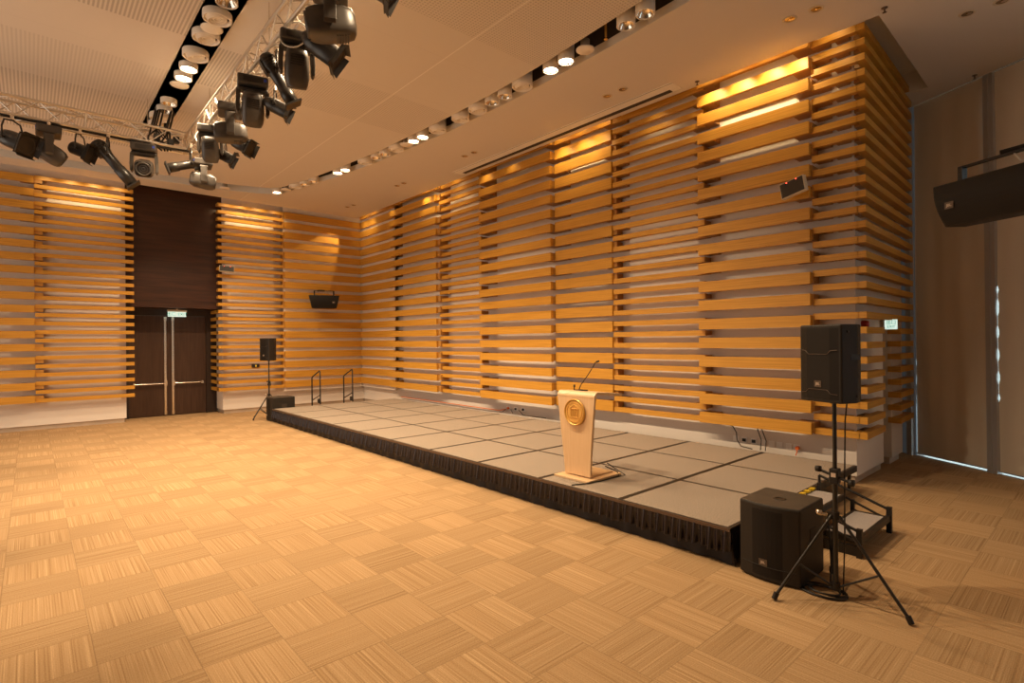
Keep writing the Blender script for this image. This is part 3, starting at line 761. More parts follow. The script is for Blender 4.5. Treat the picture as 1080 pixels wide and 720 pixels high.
horn_speaker('large dark loudspeaker hanging at the right edge in front of the blinds', (17.76, -2.12, 3.56), (-.46, -.89), [(17.76, -2.12, 3.96), (18.3, -2.0, 4.05), (19.16, -1.7, 4.12)], 1.10, .44, 0, 0)
# infrared radiator panels
def radiator(label, loc, ex, ey, W, H):
    t = empty('radiator_panel', loc, label, 'radiator panel', 'infrared radiator panels')
    m = basis((0, 0, 0), ex, ey)
    q = MB(); q.bbox(-W/2, W/2, -H/2, H/2, -.07, 0, .008, mat=m); q.build('casing', 'beige', t)
    q = MB(); q.box(-W/2+.015, W/2-.015, -H/2+.012, H/2-.012, .0, .004, mat=m); fp = q.build('front_panel', 'fixture_dark', t)
    q = MB()
    for s in (-.18, .22): q.lathe([(0, .008), (.008, .006), (.008, 0)], 8, 0, m @ T(s*W, H/2-.022, .003))
    q.build('indicator_light', 'led', fp)
    q = MB(); ez = m.to_3x3() @ Vector((0, 0, 1))
    q.tube([(0, 0, 0), tuple(-ez*.12), (-ez.x*.16, -ez.y*.16, .05), ((0, .34, .05) if loc[1] > -1 else (-.40, 0, .05))], .014, 8); q.bbox(-.06, .06, -.04, .04, -.10, -.06, .01, mat=m)
    q.build('mount_arm', 'black', t)
radiator('tilted black and beige radiator panel with two red lights on the stage wall', (15.20, -.35, 4.52), (.93, -.30, .14), (-.19, .12, .95), .42, .25)
radiator('small tilted radiator panel on the slats right of the dark doors', (.20, -4.50, 4.52), (.12, .985, -.05), (-.22, .1, .95), .42, .19)

# ------------------------------------------------------------------ signs, sockets, boxes
t = empty('exit_sign', (-.60, -5.70, 3.13), 'lit green and white exit sign above the dark double doors', 'exit sign', 'lit exit signs')
q = MB(); q.box(-.03, .03, -.26, .26, .06, .115); q.box(-.015, .015, -.02, .02, .1, .165); q.build('housing', 'beige', t)
q = MB(); q.box(-.012, .012, -.24, .24, -.09, .06); fc = q.build('sign_face', 'sign_white', t)
Em = basis((.014, 0, -.015), (0, 1, 0), (0, 0, 1))
text_mesh('lettering', '出口 EXIT', .125, 'sign_green', fc, Em, .001)
t = empty('exit_sign', (16.02, 1.52, 2.43), 'lit exit sign above the small side door behind the corner slats', 'exit sign', 'lit exit signs')
mm = basis((0, 0, 0), (.45, .893, 0), (0, 0, 1))
mm = basis((0, 0, 0), (.78, .62, 0), (0, 0, 1))
q = MB(); q.box(-.10, .10, -.085, .085, -.03, -.004, mat=mm); q.box(-.02, .02, -.03, .03, -.18, -.03, mat=mm); q.build('housing', 'beige', t)
q = MB(); q.box(-.095, .095, -.08, .08, -.004, .0, mat=mm); fc = q.build('sign_face', 'sign_white', t)
text_mesh('lettering', '出口', .075, 'sign_green', fc, mm @ T(0, .03, .002), .001); text_mesh('lettering', 'EXIT', .06, 'sign_green', fc, mm @ T(0, -.04, .002), .001)
t = empty('alarm_sounder', (15.96, .55, 2.42), 'small red alarm sounder beside the side door exit sign', 'alarm')
q = MB(); q.lathe([(.06, 0), (.06, .05), (.045, .09), (0, .09)], 16, 0, basis((-.09, 0, 0), (0, 1, 0), (0, 0, 1))); q.build('sounder', 'red', t)

sock = [(14.005, .459), (14.157, .452), (14.323, .45), (14.484, .448), (14.62, .446), (14.75, .444), (14.90, .44), (15.02, .438), (7.93, .47), (8.22, .47), (8.50, .48)]
nm = ['first', 'second', 'third', 'fourth', 'fifth', 'sixth', 'seventh', 'last']
for i, (x, z) in enumerate(sock):
    t = empty('wall_socket', (x, WS-.001, z), ('%s white socket plate from the left in the row behind the subwoofer' % nm[i]) if i < 8 else ['socket plate with a red plug at the stage back, left of the lectern', 'middle dark socket plate at the stage back, left of the lectern', 'right dark socket plate at the stage back, left of the lectern'][i-8], 'socket', 'sockets on the white wall above the stage')
    q = MB(); wx = .05 if i < 8 else .075
    q.bbox(-wx, wx, -.012, 0, -.05, .05, .004); q.build('plate', 'plate', t)
    if i in (1, 2, 9, 10):
        q = MB(); q.box(-.03, .03, -.03, -.012, -.025, .025); q.build('socket_insert', 'black', t)
    if i in (7, 8):
        q = MB(); q.tube([(.02, -.012, 0), (.02, -.06, 0)], .03, 10); q.build('plug', 'orange', t)
q = MB(); q.tube([(15.04, .17, .42), (15.06, .14, .39), (15.10, .0, SH+.012), (15.13, -.1, SH+.012)], .009, 6)
tag(q.build('power_lead', 'orange'), 'short orange lead from the last socket to the stage floor', 'cable')
q = MB()
q.tube([(13.86, .15, .72), (14.0, .14, .68), (14.06, .14, .58), (14.09, .10, .46), (14.22, -.02, SH+.012), (14.45, -.12, SH+.012)], .009, 6)
tag(q.build('power_lead', 'black'), 'black lead looping from behind the boards over the left sockets', 'cable')
q = MB()
q.tube([(14.40, .16, .74), (14.50, .12, .5), (14.58, -.1, SH+.014)], .008, 6); q.tube([(14.47, .16, .74), (14.58, .12, .5), (14.66, -.1, SH+.014)], .008, 6)
tag(q.build('power_lead', 'black'), 'pair of black leads hanging straight over the middle sockets', 'cable')
q = MB(); q.tube([(2.6, .17, SH+.015), (4, .19, SH+.015), (6, .18, SH+.015), (7.6, .18, SH+.015), (7.9, .16, .44)], .012, 6)
tag(q.build('power_lead', 'orange'), 'thin orange cable along the back edge of the stage', 'cable')
q = MB(); q.tube([(7.9, .17, .44), (7.85, .1, SH+.012)], .01, 6); q.tube([(8.1, .17, .45), (8.3, .05, SH+.012)], .01, 6); q.tube([(8.4, .17, .46), (8.75, .0, SH+.012), (9.5, .02, SH+.012)], .01, 6)
tag(q.build('power_lead', 'black'), 'black leads from the three sockets left of the lectern', 'cable')
t = empty('wall_box', (.03, -3.64, 1.49), 'small black control box on the slats left of the far tripod', 'control box')
q = MB(); q.bbox(-.05, .03, -.11, .11, -.055, .055, .008); q.build('box', 'black', t)
q = MB(); q.box(.03, .034, -.02, .02, -.03, .03); q.build('button', 'yellow_label', t)
t = empty('wall_outlet', (WL, -1.0, .60), 'small grey outlet panel on the white wall between the handrails', 'socket')
q = MB(); q.bbox(0, .02, -.17, .17, -.05, .05, .004); q.build('plate', 'plate', t); q = MB(); q.box(.02, .03, -.14, .14, -.0, .03); q.build('sockets', 'alu_frame', t)

# ------------------------------------------------------------------ ceiling services
# linear air diffuser beside the stage wall
t = empty('linear_diffuser', (10, -.5, ZC), 'long black linear air slot in the ceiling along the stage wall', 'air diffuser')
q = MB(); q.box(-3.15, 3.37, -.21, .11, -.012, 0); q.build('frame', 'ceil_plain', t)
q = MB(); q.box(-2.99, 3.2, .0, .10, -.020, -.0121); q.build('slot', 'void', t)
q = MB(); q.box(-3.15, 3.37, -.20, -.192, -.014, -.0121); q.build('trim_line', 'stage_edge', t)

def can_lamp(kind):
    t = empty('can_light', (0, 0, 0), 'x', 'can light', 'round fittings in the ceiling slots')
    if kind in ('lit', 'can'):
        r = .132
        q = MB(); q.lathe([(r*.3, .34), (r, .33), (r, 0), (r-.006, -.004), (r-.016, 0), (r-.016, .02)], 24); q.build('housing', 'can', t)
        q = MB(); q.lathe([(r-.017, .012), (r*.72, .05), (r*.45, .10), (.0, .12)], 24); rf = q.build('reflector', 'reflector', t)
        if kind == 'lit':
            q = MB(); q.lathe([(0, .018), (r*.6, .018), (r*.78, .028), (r*.6, .04), (0, .045)], 20); q.build('lamp', 'lit', t)
        else:
            q = MB(); q.lathe([(0, .05), (.02, .06), (.02, .11)], 12); q.build('lamp', 'badge', t)
    elif kind == 'nozzle':
        r = .180
        q = MB(); q.lathe([(r*.5, .30), (r, .28), (r, 0), (r-.01, -.008), (r-.028, 0), (r-.030, .05)], 28); q.build('housing', 'can', t)
        q = MB(); q.lathe([(r-.032, .05), (r*.72, .03), (r*.66, -.015), (r*.60, -.015), (r*.56, .02), (r*.45, -.005), (r*.40, .0), (r*.36, .03), (r*.26, .005), (r*.2, .005), (r*.16, .03), (0, .03)], 28, 0, R(12, 'X')); q.build('nozzle_rings', 'can', t)
        q = MB(); q.lathe([(0, .052), (r-.03, .052)], 28); q.build('throat', 'void', t)
        t['category'] = 'air nozzle'
    elif kind == 'disc':
        r = .14
        q = MB(); q.lathe([(0, 0), (r-.008, 0), (r, .008), (r, .02), (0, .03)], 26); q.build('grille_disc', 'can', t)
        q = MB(); q.lathe([(.07, .02), (.07, .16), (0, .16)], 16); q.build('driver_housing', 'beige', t)
        t['category'] = 'ceiling speaker'
    elif kind == 'sprinkler':
        q = MB(); q.tube([(0, 0, .02), (0, 0, .71)], .016, 8); q.lathe([(0, -.02), (.03, -.02), (.03, -.012), (.01, 0), (.01, .02)], 12); q.build('pipe', 'emblem_d', t)
        t['category'] = 'sprinkler'
    if kind != 'sprinkler':
        q = MB(); q.tube([(0, 0, {'disc': .15}.get(kind, .28)), (0, 0, .70)], .015, 6); q.build('hanger', 'fixture_dark', t)
    return t
protos = {}
def place_fit(kind, x, y, label, z=ZC-.04):
    if kind in protos: t = copy_tree(protos[kind])
    else: t = protos[kind] = can_lamp(kind)
    t.location = (x, y, z); t['label'] = label
    t.name = {'lit': 'can_light', 'can': 'can_light', 'nozzle': 'air_nozzle', 'disc': 'ceiling_speaker', 'sprinkler': 'pipe_sprinkler'}[kind]
    return t
slotA = [('lit', 12.32, 'starry lit can light in the long ceiling slot, nearer the corner of a lit pair'), ('lit', 12.68, 'bright lit can light right next to the starry one in the long slot'),
 ('disc', 13.10, 'flat round ceiling speaker right of the bright pair of can lights'), ('sprinkler', 13.52, 'bare vertical pipe with a sprinkler tip in the long slot'),
 ('can', 13.90, 'unlit white can light, left of the last two in the long slot'), ('can', 14.24, 'unlit white can light nearest the top edge of the view in the long slot'),
 ('nozzle', 11.60, 'round air nozzle immediately left of the bright pair of can lights'), ('can', 11.12, 'unlit can light with chrome reflector, beside the nozzle left of the bright pair'),
 ('can', 10.76, 'unlit can light, left one of the two between the nozzles'), ('nozzle', 10.33, 'round air nozzle left of the two unlit cans in the long slot'),
 ('nozzle', 9.78, 'round air nozzle beside the dark gap in the middle of the long slot'), ('nozzle', 9.0, 'round air nozzle just right of the middle lit pair in the long slot'),
 ('lit', 8.48, 'right lit can light of the middle pair in the long slot'), ('lit', 8.14, 'left lit can light of the middle pair in the long slot'),
 ('disc', 7.86, 'small flat ceiling speaker left of the middle lit pair'), ('nozzle', 7.46, 'round air nozzle left of the middle ceiling speaker'),
 ('can', 6.98, 'unlit can light right of another one, left of the middle nozzles'), ('can', 6.62, 'unlit can light beside the far nozzle in the long slot'),
 ('nozzle', 6.15, 'round air nozzle just right of the far lit pair'), ('lit', 5.27, 'right lit can light of the far pair in the long slot'), ('lit', 4.92, 'left lit can light of the far pair in the long slot'),
 ('can', 3.78, 'unlit can light, third from the far end of the long slot'), ('can', 3.36, 'unlit can light, fourth fitting from the far end of the long slot'), ('nozzle', 2.95, 'round air nozzle near the far end of the long slot'),
 ('disc', 2.50, 'flat ceiling speaker next to the last lit can of the slot'), ('lit', 2.02, 'lone lit can light at the far corner end of the long slot')]
def yA(x, pts):
    pts = sorted(pts)
    for (xa, ya), (xb, yb) in zip(pts[:-1], pts[1:]):
        if xa <= x <= xb: return ya+(yb-ya)*(x-xa)/(xb-xa)
    return pts[0][1] if x < pts[0][0] else pts[-1][1]
for kind, x, lab in slotA:
    y = yA(x, inA)*.56+yA(x, outA)*.44
    place_fit(kind, x, y, lab)
slotB = [('can', 10.75, 'topmost unlit can light in the left ceiling slot'), ('nozzle', 10.28, 'first air nozzle below the top can in the left ceiling slot'), ('disc', 9.98, 'flat round ceiling speaker overlapping the left slot nozzles'),
 ('nozzle', 9.66, 'second air nozzle down in the left ceiling slot'), ('nozzle', 9.0, 'third air nozzle down, just above the lit pair in the left slot'),
 ('lit', 8.50, 'upper lit can light of the pair in the left ceiling slot'), ('lit', 8.10, 'lower lit can light of the pair in the left ceiling slot'), ('disc', 7.80, 'flat ceiling speaker just below the lit pair of the left slot'),
 ('can', 6.85, 'upper unlit can light of the lower pair in the left slot'), ('can', 6.42, 'lower unlit can light of the lower pair in the left slot'),
 ('nozzle', 5.98, 'air nozzle half hidden by cables at the end of the left slot'), ('can', 5.5, 'last can light of the left slot above the truss')]
for kind, x, lab in slotB: place_fit(kind, x+.12, -7.13, lab, ZC-.09)
place_fit('disc', 1.30, -9.0, 'flat round ceiling fitting in the narrow slot at the far left', ZC-.01); place_fit('disc', 1.45, -4.85, 'flat round ceiling fitting in the narrow slot right of the door', ZC-.01)

def downlight():
    t = empty('downlight', (0, 0, ZC), 'x', 'downlight', 'small recessed downlights')
    q = MB(); q.lathe([(.095, -.001), (.09, -.010), (.068, -.010), (.064, -.004), (.06, -.002)], 24); q.build('trim_ring', 'beige', t)
    q = MB(); q.lathe([(.066, -.006), (.03, -.004), (0, -.003)], 20); q.build('reflector', 'dl_in', t)
    q = MB(); q.lathe([(.034, -.0065), (.018, -.012), (0, -.014)], 16, 0, T(.02, .012, 0)); q.build('lamp', 'reflector', t)
    return t
dl = [(15.80, -1.06, 'right downlight of the pair above the outer slatted corner'), (15.47, -1.09, 'left downlight of the pair above the outer slatted corner'),
 (17.14, .64, 'left downlight of the pair in the dark ceiling near the blinds'), (17.50, .64, 'right downlight of the pair in the dark ceiling near the blinds'),
 (12.65, -1.14, 'right downlight of the pair beside the end of the black air slot'), (12.30, -1.14, 'left downlight of the pair beside the end of the black air slot'),
 (8.39, -1.19, 'right downlight of the pair near the far end of the black air slot'), (8.04, -1.20, 'left downlight of the pair near the far end of the black air slot'),
 (5.16, -1.18, 'right downlight of the second pair from the far corner'), (4.82, -1.20, 'left downlight of the second pair from the far corner'),
 (2.0, -1.18, 'right downlight of the pair nearest the far corner'), (1.63, -1.22, 'left downlight of the pair nearest the far corner')]
d0 = downlight()
for i, (x, y, lab) in enumerate(dl):
    t = d0 if i == 0 else copy_tree(d0)
    t.location = (x, y, ZC); t['label'] = lab
for i, (x, y, lab) in enumerate(((16.42, -.38, 'small ceiling sprinkler above the outer slatted corner'), (16.90, 3.02, 'small ceiling sprinkler in front of the window mullion'), (13.67, -.39, 'small ceiling sprinkler near the stage wall cove'))):
    t = empty('sprinkler_head', (x, y, ZC), lab, 'sprinkler', 'ceiling sprinklers')
    q = MB(); q.lathe([(.04, 0), (.035, -.008), (.01, -.012), (.01, -.06), (.028, -.065), (0, -.07)], 14); q.build('head', 'stage_trim', t)

# ------------------------------------------------------------------ trusses
def truss(label, p0, p1, s=.29):
    p0, p1 = Vector(p0), Vector(p1); L = (p1-p0).length; d = (p1-p0)/L
    t = empty('lighting_truss', p0, label, 'truss', 'silver box trusses under the ceiling')
    side = Vector((-d.y, d.x, 0)); up = Vector((0, 0, 1)); h = s/2
    cs = [side*a*h+up*b*h for a, b in ((-1, -1), (1, -1), (1, 1), (-1, 1))]
    q = MB()
    for c_ in cs: q.tube([c_, c_+d*L], .025, 10)
    q.build('chords', 'alu', t)
    q = MB(); n = int(L/.29)
    for k in range(n):
        a, b = L*k/n, L*(k+1)/n
        for i in range(4):
            c0, c1 = cs[i], cs[(i+1) % 4]
            if k % 2: c0, c1 = c1, c0
            q.tube([c0+d*a, c1+d*b], .011, 6, caps=False)
        if k % 7 == 0:
            for i in range(4): q.tube([cs[i]+d*a, cs[(i+1) % 4]+d*a], .013, 6, caps=False)
    q.build('lacing', 'alu', t)
    q = MB()
    kk = [.15, .5, .85]
    for f in kk: q.tube([d*L*f+up*h, d*L*f+up*(7.35-p0.z)], .006, 6)
    q.build('hanging_wire', 'steel', t)
    return t
TZ = 6.0
truss('silver box truss running towards the top of the view', (6.6, -6.68, TZ), (15.6, -6.68, TZ))
truss('silver box truss running along the left wall to the left edge', (6.75, -12.5, TZ), (6.75, -6.53, TZ))
q = MB()
rnd = random.Random(4)
for k in range(9):
    x, y = 6.75+rnd.uniform(-.12, .12), -7.30+rnd.uniform(-.1, .25)
    q.tube([(x-.4, -7.12+rnd.uniform(-.08, .08), 7.2), (x-.2+rnd.uniform(-.05, .05), y+.1, 6.6), (x, y, 6.2), (x+rnd.uniform(-.1, .1), y+rnd.uniform(-.2, .2), 5.98), (x, y+rnd.uniform(-.2, .2), 5.80)], .015, 6)
for (dx, dy, z) in ((0, 0, 6.0), (.1, .2, 5.92), (-.08, -.15, 5.9), (.06, .3, 6.0)): q.bbox(6.70+dx, 6.80+dx, -7.34+dy, -7.24+dy, z-.05, z+.07, .01)
tag(q.build('cable_bundle', 'fixture_dark'), 'bundle of black cables dropping from the left slot onto the truss', 'cable')
q = MB(); q.tube([(6.87, -12.4, TZ-.17), (6.88, -10, TZ-.19), (6.87, -8.5, TZ-.18), (6.87, -7.2, TZ-.19), (6.9, -6.8, TZ-.18)], .022, 6)
tag(q.build('power_cable', 'fixture_dark'), 'black cable run clipped under the truss along the left wall', 'cable')
q = MB()
def coil(cx, cy, cz, r, ax, n=2):
    for j in range(n):
        rr = r*(1-.12*j)
        m = basis((cx, cy, cz), *ax)
        q.tube([m @ Vector((rr*math.cos(2*PI*i/20+j), rr*.85*math.sin(2*PI*i/20+j), .02*j)) for i in range(21)], .009, 6, caps=False)
for (cx, cz, r), w_ in zip(((11.75, 5.68, .15), (8.0, 5.78, .14), (10.5, 5.72, .11), (12.3, 5.70, .17)),
        ('above the slim black spotlight', 'at the far truss cluster', 'beside the boxy moving head', 'beside the shiny silver moving head')):
    q = MB(); coil(cx, -6.80, cz, r, ((.75, .66, 0), (0, 0, 1)), 1)
    tag(q.build('cable_loop', 'cable_white'), 'loop of pale cable tied under the truss '+w_, 'cable', 'pale cable loops on the truss')

# ------------------------------------------------------------------ stage lights
def clamp(q, z=0):
    q.bbox(-.03, .03, -.022, .022, z-.02, z+.07, .006)
def moving_head(label, x, y, zt, pan, tilt, s=1., grp='moving-head stage lights hung from the trusses'):
    """zt: height of the top of the base ; hangs down. pan about z, tilt of the head"""
    t = empty('moving_head_light', (x, y, zt), label, 'stage light', grp)
    s *= .93; t.rotation_euler.z = math.radians(pan); t.scale = (s, s, s)
    q = MB(); q.bbox(-.22, .22, -.19, .19, -.15, 0, .03, seg=3); bs = q.build('base', 'fixture', t)
    q = MB(); q.box(-.14, .14, -.195, -.188, -.12, -.04); q.build('display_panel', 'fixture_dark', bs)
    q = MB(); q.box(.15, .19, -.198, -.188, -.09, -.05); q.build('connector', 'bluecon', bs)
    q = MB(); q.tube([(-.15, 0, 0), (-.15, 0, .06)], .03, 8); q.tube([(.15, 0, 0), (.15, 0, .06)], .03, 8); q.build('clamp', 'steel', bs)
    q = MB()
    q.bbox(-.225, .225, -.085, .085, -.22, -.155, .03, seg=3)
    for sx in (-1, 1):
        arm = [(sx*.175, -.19), (sx*.235, -.19), (sx*.245, -.40), (sx*.24, -.53), (sx*.215, -.57), (sx*.185, -.53), (sx*.185, -.40), (sx*.175, -.26)]
        q.prism(arm, -.065, .065, 'y')
    q.build('yoke', 'fixture', t, bevel=.015)
    m = T(0, 0, -.47) @ R(tilt, 'X')
    q = MB()       # head: rounded rectangular lathe, lens along -z of head
    prof = [(.0, .27), (.09, .27), (.135, .24), (.158, .15), (.165, 0.), (.165, -.12), (.15, -.20), (.135, -.235)]
    n = 24; vs, fs = [], []
    for r, z in prof:
        for k in range(n):
            a = 2*PI*k/n; cc, ss = math.cos(a), math.sin(a)
            ex = .55; vs.append((r*abs(cc)**ex*(1 if cc > 0 else -1), r*1.02*abs(ss)**ex*(1 if ss > 0 else -1), z))
    for i in range(len(prof)-1):
        for k in range(n): fs.append((i*n+k, i*n+(k+1) % n, (i+1)*n+(k+1) % n, (i+1)*n+k))
    q.add(vs, fs, 0, True, m)
    q.lathe([(.135, -.235), (.13, -.26), (.110, -.26), (.105, -.22)], 24, 0, m)
    for k in range(5):
        for y0, y1 in ((-.170, -.160), (.160, .170)): q.box(-.09, .09, y0, y1, .04+.03*k, .052+.03*k, 1, mat=m)
    hd = q.build('head', ['fixture', 'fixture_dark'], t)
    q = MB(); q.lathe([(0, -.24), (.05, -.238), (.105, -.225)], 24, 0, m); q.build('lens', 'lens', hd)
    q = MB(); q.lathe([(.06, -.244), (.07, -.252), (.08, -.244)], 24, 0, m); q.lathe([(.02, -.246), (.028, -.252), (.036, -.244)], 20, 0, m); q.build('lens_rings', 'fixture_dark', hd)
    return t
def spot(label, x, y, zt, d, kind='profile', s=1., L=.55, grp='small stage spotlights hung from the trusses'):
    """d: world direction the lens points"""
    t = empty('stage_spotlight', (x, y, zt), label, 'stage light', grp); t.scale = (s, s, s)
    d = Vector(d).normalized(); zz = -d; xx = Vector((0, 0, 1)).cross(zz).normalized(); yy = zz.cross(xx)
    m = Matrix.Identity(4); cpos = Vector((0, 0, -.30))
    for i in range(3): m[i][0], m[i][1], m[i][2], m[i][3] = xx[i], yy[i], zz[i], cpos[i]
    if kind == 'profile': pr = [(.0, .26), (.07, .25), (.10, .20), (.10, .10), (.085, .04), (.072, -.02), (.072, -.20), (.082, -.21), (.082, -L+.22), (.072, -L+.22)]
    elif kind == 'par': pr = [(.0, .22), (.06, .21), (.11, .12), (.125, .02), (.125, -.20), (.135, -.205), (.135, -.23), (.115, -.23)]
    else: pr = [(.0, .16), (.09, .15), (.11, .12), (.11, -.10), (.12, -.11), (.12, -.14), (.10, -.14)]
    q = MB(); q.lathe(pr, 18, 0, m)
    if kind == 'profile':
        q.box(-.10, .10, -.10, .10, pr[-1][1]-.01, pr[-1][1]+.012, mat=m); q.box(-.055, .055, -.105, -.06, .03, .2, mat=m)
        for k in range(4): q.lathe([(.102, .19-.03*k), (.108, .185-.03*k), (.102, .18-.03*k)], 18, 0, m)
    bd = q.build('body', 'fixture_dark', t)
    zl = pr[-1][1]+.02
    q = MB(); q.lathe([(0, zl+.0), (pr[-1][0], zl+.02)], 18, 0, m); q.build('lens', 'lens', bd)
    if kind in ('par', 'fresnel'):
        R0 = .14; zf = pr[-1][1]
        for k in range(4):
            q = MB(); mk = m @ R(90*k, 'Z') @ T(0, R0, zf) @ R(28, 'X')
            q.add([(-.12, 0, 0), (.12, 0, 0), (.135, 0, -.07), (-.135, 0, -.07), (-.12, .004, 0), (.12, .004, 0), (.135, .004, -.07), (-.135, .004, -.07)], [(0, 1, 2, 3), (7, 6, 5, 4), (0, 4, 5, 1), (2, 6, 7, 3), (1, 5, 6, 2), (0, 3, 7, 4)], 0, mat=mk)
            q.build('barn_door', 'fixture_dark', t)
        q = MB(); q.box(-.15, .15, -.15, .15, zf-.004, zf+.006, mat=m); q.lathe([(.11, zf-.006), (.12, zf-.014), (.13, zf-.006)], 20, 0, m); fr_ = q.build('filter_frame', 'fixture_dark', t)
    q = MB()
    w_ = .15
    pts = [cpos+xx*w_, cpos+xx*w_*1.02+Vector((0, 0, .15)), cpos+xx*w_*.8+Vector((0, 0, .25)), Vector((0, 0, -.02)), cpos-xx*w_*.8+Vector((0, 0, .25)), cpos-xx*w_*1.02+Vector((0, 0, .15)), cpos-xx*w_]
    q.tube(pts, .012, 6); q.tube([cpos+xx*w_*1.15, cpos+xx*.09], .02, 8); q.tube([cpos-xx*w_*1.15, cpos-xx*.09], .02, 8); q.build('yoke', 'fixture_dark', t)
    q = MB(); clamp(q); q.build('clamp', 'steel', t)
    return t
ZB = TZ-.175        # just under the bottom chords
E_X, D_Y = 6.88, -6.78
spot('spotlight with a square barn-door frame, leftmost under the left truss', E_X, -9.24, ZB-.04, (.62, .62, -.34), 'par', 1.1)
moving_head('moving head with a slanting grey head, second light from the left', E_X-.06, -8.80, ZB-.05, 0, 58, .92)
spot('short spotlight with a pale round lens, third light from the left', E_X, -8.40, ZB-.06, (.45, .80, -.36), 'fresnel', .95)
spot('long silver-edged profile spotlight pointing down beside the door panel', E_X, -8.02, ZB-.02, (.10, .55, -.70), 'profile', 1.15, L=.72)
moving_head('moving head facing the room with a round lens under the cable bundle', E_X, -7.50, ZB-.05, 78, -72, .95)
moving_head('lowest moving head at the far end of the truss, head hanging level', 7.42, D_Y+.10, ZB-.28, -8, 82, .85)
moving_head('moving head with a bright highlight, upper one of the far truss cluster', 8.42, D_Y, ZB+.0, 70, 28, .85)
spot('black profile spotlight pointing left from the far truss cluster', 7.45, D_Y-.1, ZB-.10, (-.10, -.90, -.34), 'profile', 1.0, L=.6)
spot('small tan-lensed spotlight at the right of the far truss cluster', 8.35, D_Y+.25, ZB-.18, (.3, .8, -.4), 'fresnel', .8)
moving_head('moving head in side view, third up the truss from its far end', 9.62, D_Y, ZB-.05, -14, -84, .92)
spot('spotlight with barn doors half hidden behind the third moving head', 9.35, D_Y+.20, ZB-.25, (.65, .6, -.45), 'par', .8)
moving_head('moving head with a boxy yoke frame in the middle of the truss', 10.72, D_Y, ZB-.05, 76, 28, .92)
spot('barn-door spotlight peeking out right of the boxy moving head', 10.95, D_Y+.22, ZB-.20, (.4, .8, -.4), 'par', .75)
spot('slim black spotlight with a round cable coil above it', 11.66, D_Y, ZB-.04, (.12, .42, -.75), 'profile', 1.0, L=.6)
moving_head('moving head with a shiny silver head beside the pale cable loops', 12.12, D_Y+.08, ZB-.03, 72, 20, .88)
spot('black barn-door spotlight with a yellow label near the top of the truss', 12.62, D_Y+.15, ZB-.05, (.40, .72, -.55), 'par', .95)
moving_head('largest moving head, nearest the top edge of the view', 13.25, D_Y, ZB+.0, -24, -80, .98)
spot('spotlight cut off by the top edge above the largest moving head', 13.9, D_Y+.1, ZB, (.4, .7, -.4), 'par', .9)

# ------------------------------------------------------------------ lights
def lamp(kind, loc, energy, col, **k):
    l = bpy.data.lights.new(kind, kind); l.energy = energy; l.color = col
    o = bpy.data.objects.new('light_'+kind.lower(), l); COL.objects.link(o); o.location = loc
    for a, v_ in k.items():
        if a == 'target':
            o.rotation_euler = (Vector(v_)-Vector(loc)).to_track_quat('-Z', 'Y').to_euler()
        else: setattr(l, a, v_)
    return o
WARM = (1, .74, .46)
for x in (12.32, 12.68, 8.14, 8.48, 4.92, 5.27, 2.1):
    y = yA(x, inA)*.56+yA(x, outA)*.44
    lamp('SPOT', (x, y-.0, ZC-.06), 210, WARM, spot_size=math.radians(125), spot_blend=.8, shadow_soft_size=.05, target=(x, y-.2, 0))
for x in (8.1, 8.5):
    lamp('SPOT', (x+.12, -7.13, ZC-.12), 300, WARM, spot_size=math.radians(125), spot_blend=.9, shadow_soft_size=.06, target=(x, -7.1, 0))
# added spots in place of the hall's other fittings, most outside the view
for x, y, e in ((4.0, -9.2, 1.), (8.5, -9.6, .9), (12.3, -10.0, .8), (4.5, -11.8, 1.), (9, -12.2, 1.), (13, -12.0, .9), (2.9, -5.9, .4)):
    lamp('SPOT', (x, y, 5.6 if y > -10 else 6.5), 150*e, WARM, spot_size=math.radians(132), spot_blend=1., shadow_soft_size=.2, target=(x, y, 0))
for x, e in ((3.2, 1.), (5.6, 1.), (7.9, 1.), (10.2, 1.), (12.4, .95), (14.6, .8)):  # added spot row without fittings, throws lit bands between the stage-wall boards
    lamp('SPOT', (x, -5.9, ZC-.08), 620*e, WARM, spot_size=math.radians(128), spot_blend=.5, shadow_soft_size=.05, target=(x, -5.7, 0))
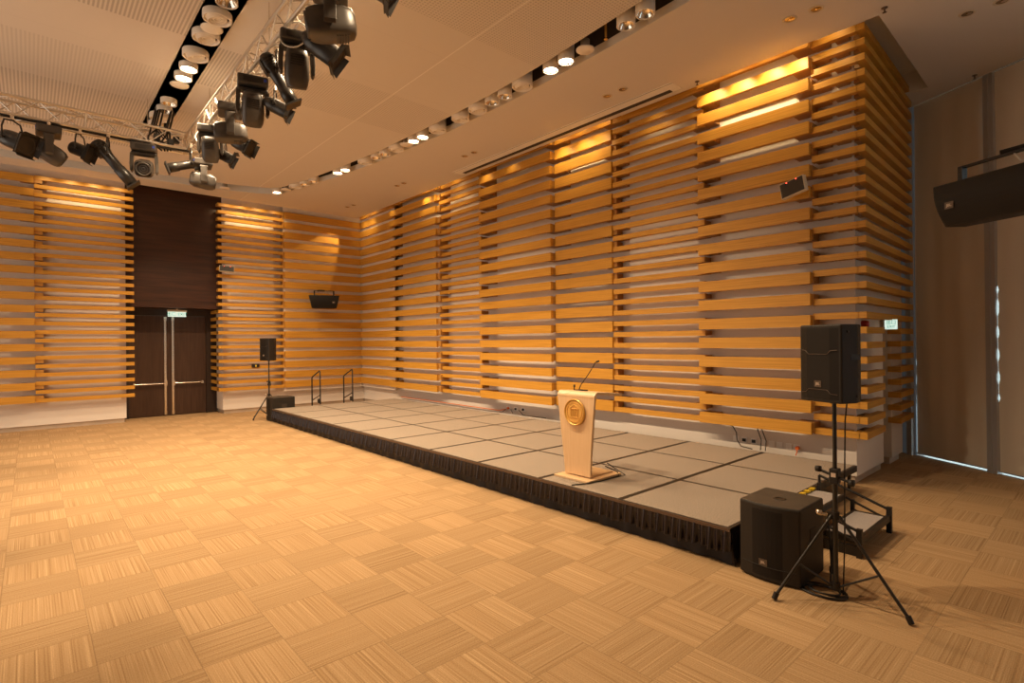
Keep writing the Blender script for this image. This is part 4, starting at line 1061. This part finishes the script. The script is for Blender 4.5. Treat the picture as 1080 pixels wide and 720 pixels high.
# wall washers in the ceiling beside the cladding
COVE = (1, .74, .38)
for x, e in ((.5, .5), (1.0, .6), (4.7, .9), (5.3, .9), (6.2, .5), (10.2, 1.2), (10.8, 1.2), (11.2, .8), (13.8, 1.6), (14.3, 1.9), (14.8, 1.9), (15.2, 1.4), (15.7, .3), (7.6, .3), (8.6, .2), (12.6, .35), (2.6, .25)):
    lamp('SPOT', (x, -.44, ZC-.05), 24*e, COVE, spot_size=math.radians(92), spot_blend=1., shadow_soft_size=.02, target=(x, .10, 6.08))
for x in (.5, 1.1, 4.7, 5.3, 6.0, 10.1, 10.7, 11.3, 13.7, 14.2, 14.7, 15.2, 15.7):
    lamp('SPOT', (x, -.19, 7.0), 7, COVE, spot_size=math.radians(130), spot_blend=1., shadow_soft_size=.02, target=(x, -.05, 5.5))
for y, e in ((-3.0, .7), (-3.5, 1.2), (-4.0, 1.2), (-4.4, .7), (-7.2, .9), (-7.7, 1.2), (-8.2, 1.), (-8.7, .5)):
    lamp('SPOT', (.48, y, ZC-.05), 24*e, COVE, spot_size=math.radians(92), spot_blend=1., shadow_soft_size=.02, target=(-.10, y, 6.08))
lamp('SPOT', (.50, -.42, ZC-.02), 210, COVE, spot_size=math.radians(44), spot_blend=.3, shadow_soft_size=.02, target=(.03, -2.2, 4.3))
# soft light from the rest of the hall behind the camera
lamp('AREA', (6.5, -14.5, 3.0), 300, (1, .84, .68), shape='RECTANGLE', size=12, size_y=5, target=(3, 0, 3.0))

wd = bpy.data.worlds.new('world'); sc.world = wd; wd.use_nodes = True
bg = wd.node_tree.nodes['Background']; bg.inputs[0].default_value = (1, .68, .42, 1); bg.inputs[1].default_value = .06

# ------------------------------------------------------------------ camera
cam = bpy.data.cameras.new('camera'); co = bpy.data.objects.new('camera', cam); COL.objects.link(co)
f = 569.4848; cam.sensor_width = 36; cam.lens = f/1080*36; cam.clip_start = .05
th = -.8421; roll = .0084
F = Vector((math.sin(th), math.cos(th), 0)); Rt = Vector((math.cos(th), -math.sin(th), 0)); U = Vector((0, 0, 1))
# image-down vector tilts to +x by roll
X = Rt*math.cos(roll)-U*math.sin(roll)
Y = U*math.cos(roll)+Rt*math.sin(roll)
m = Matrix.Identity(4)
for i in range(3): m[i][0], m[i][1], m[i][2] = X[i], Y[i], -F[i]
m.translation = Vector((18.4941, -9.051, 2.2)); co.matrix_world = m
sc.camera = co
sc.view_settings.view_transform = 'Standard'; sc.view_settings.look = 'None'
sc.view_settings.exposure = .10; sc.view_settings.gamma = 1.
sc.cycles.max_bounces = 8; sc.cycles.diffuse_bounces = 5
sc.cycles.use_denoising = True
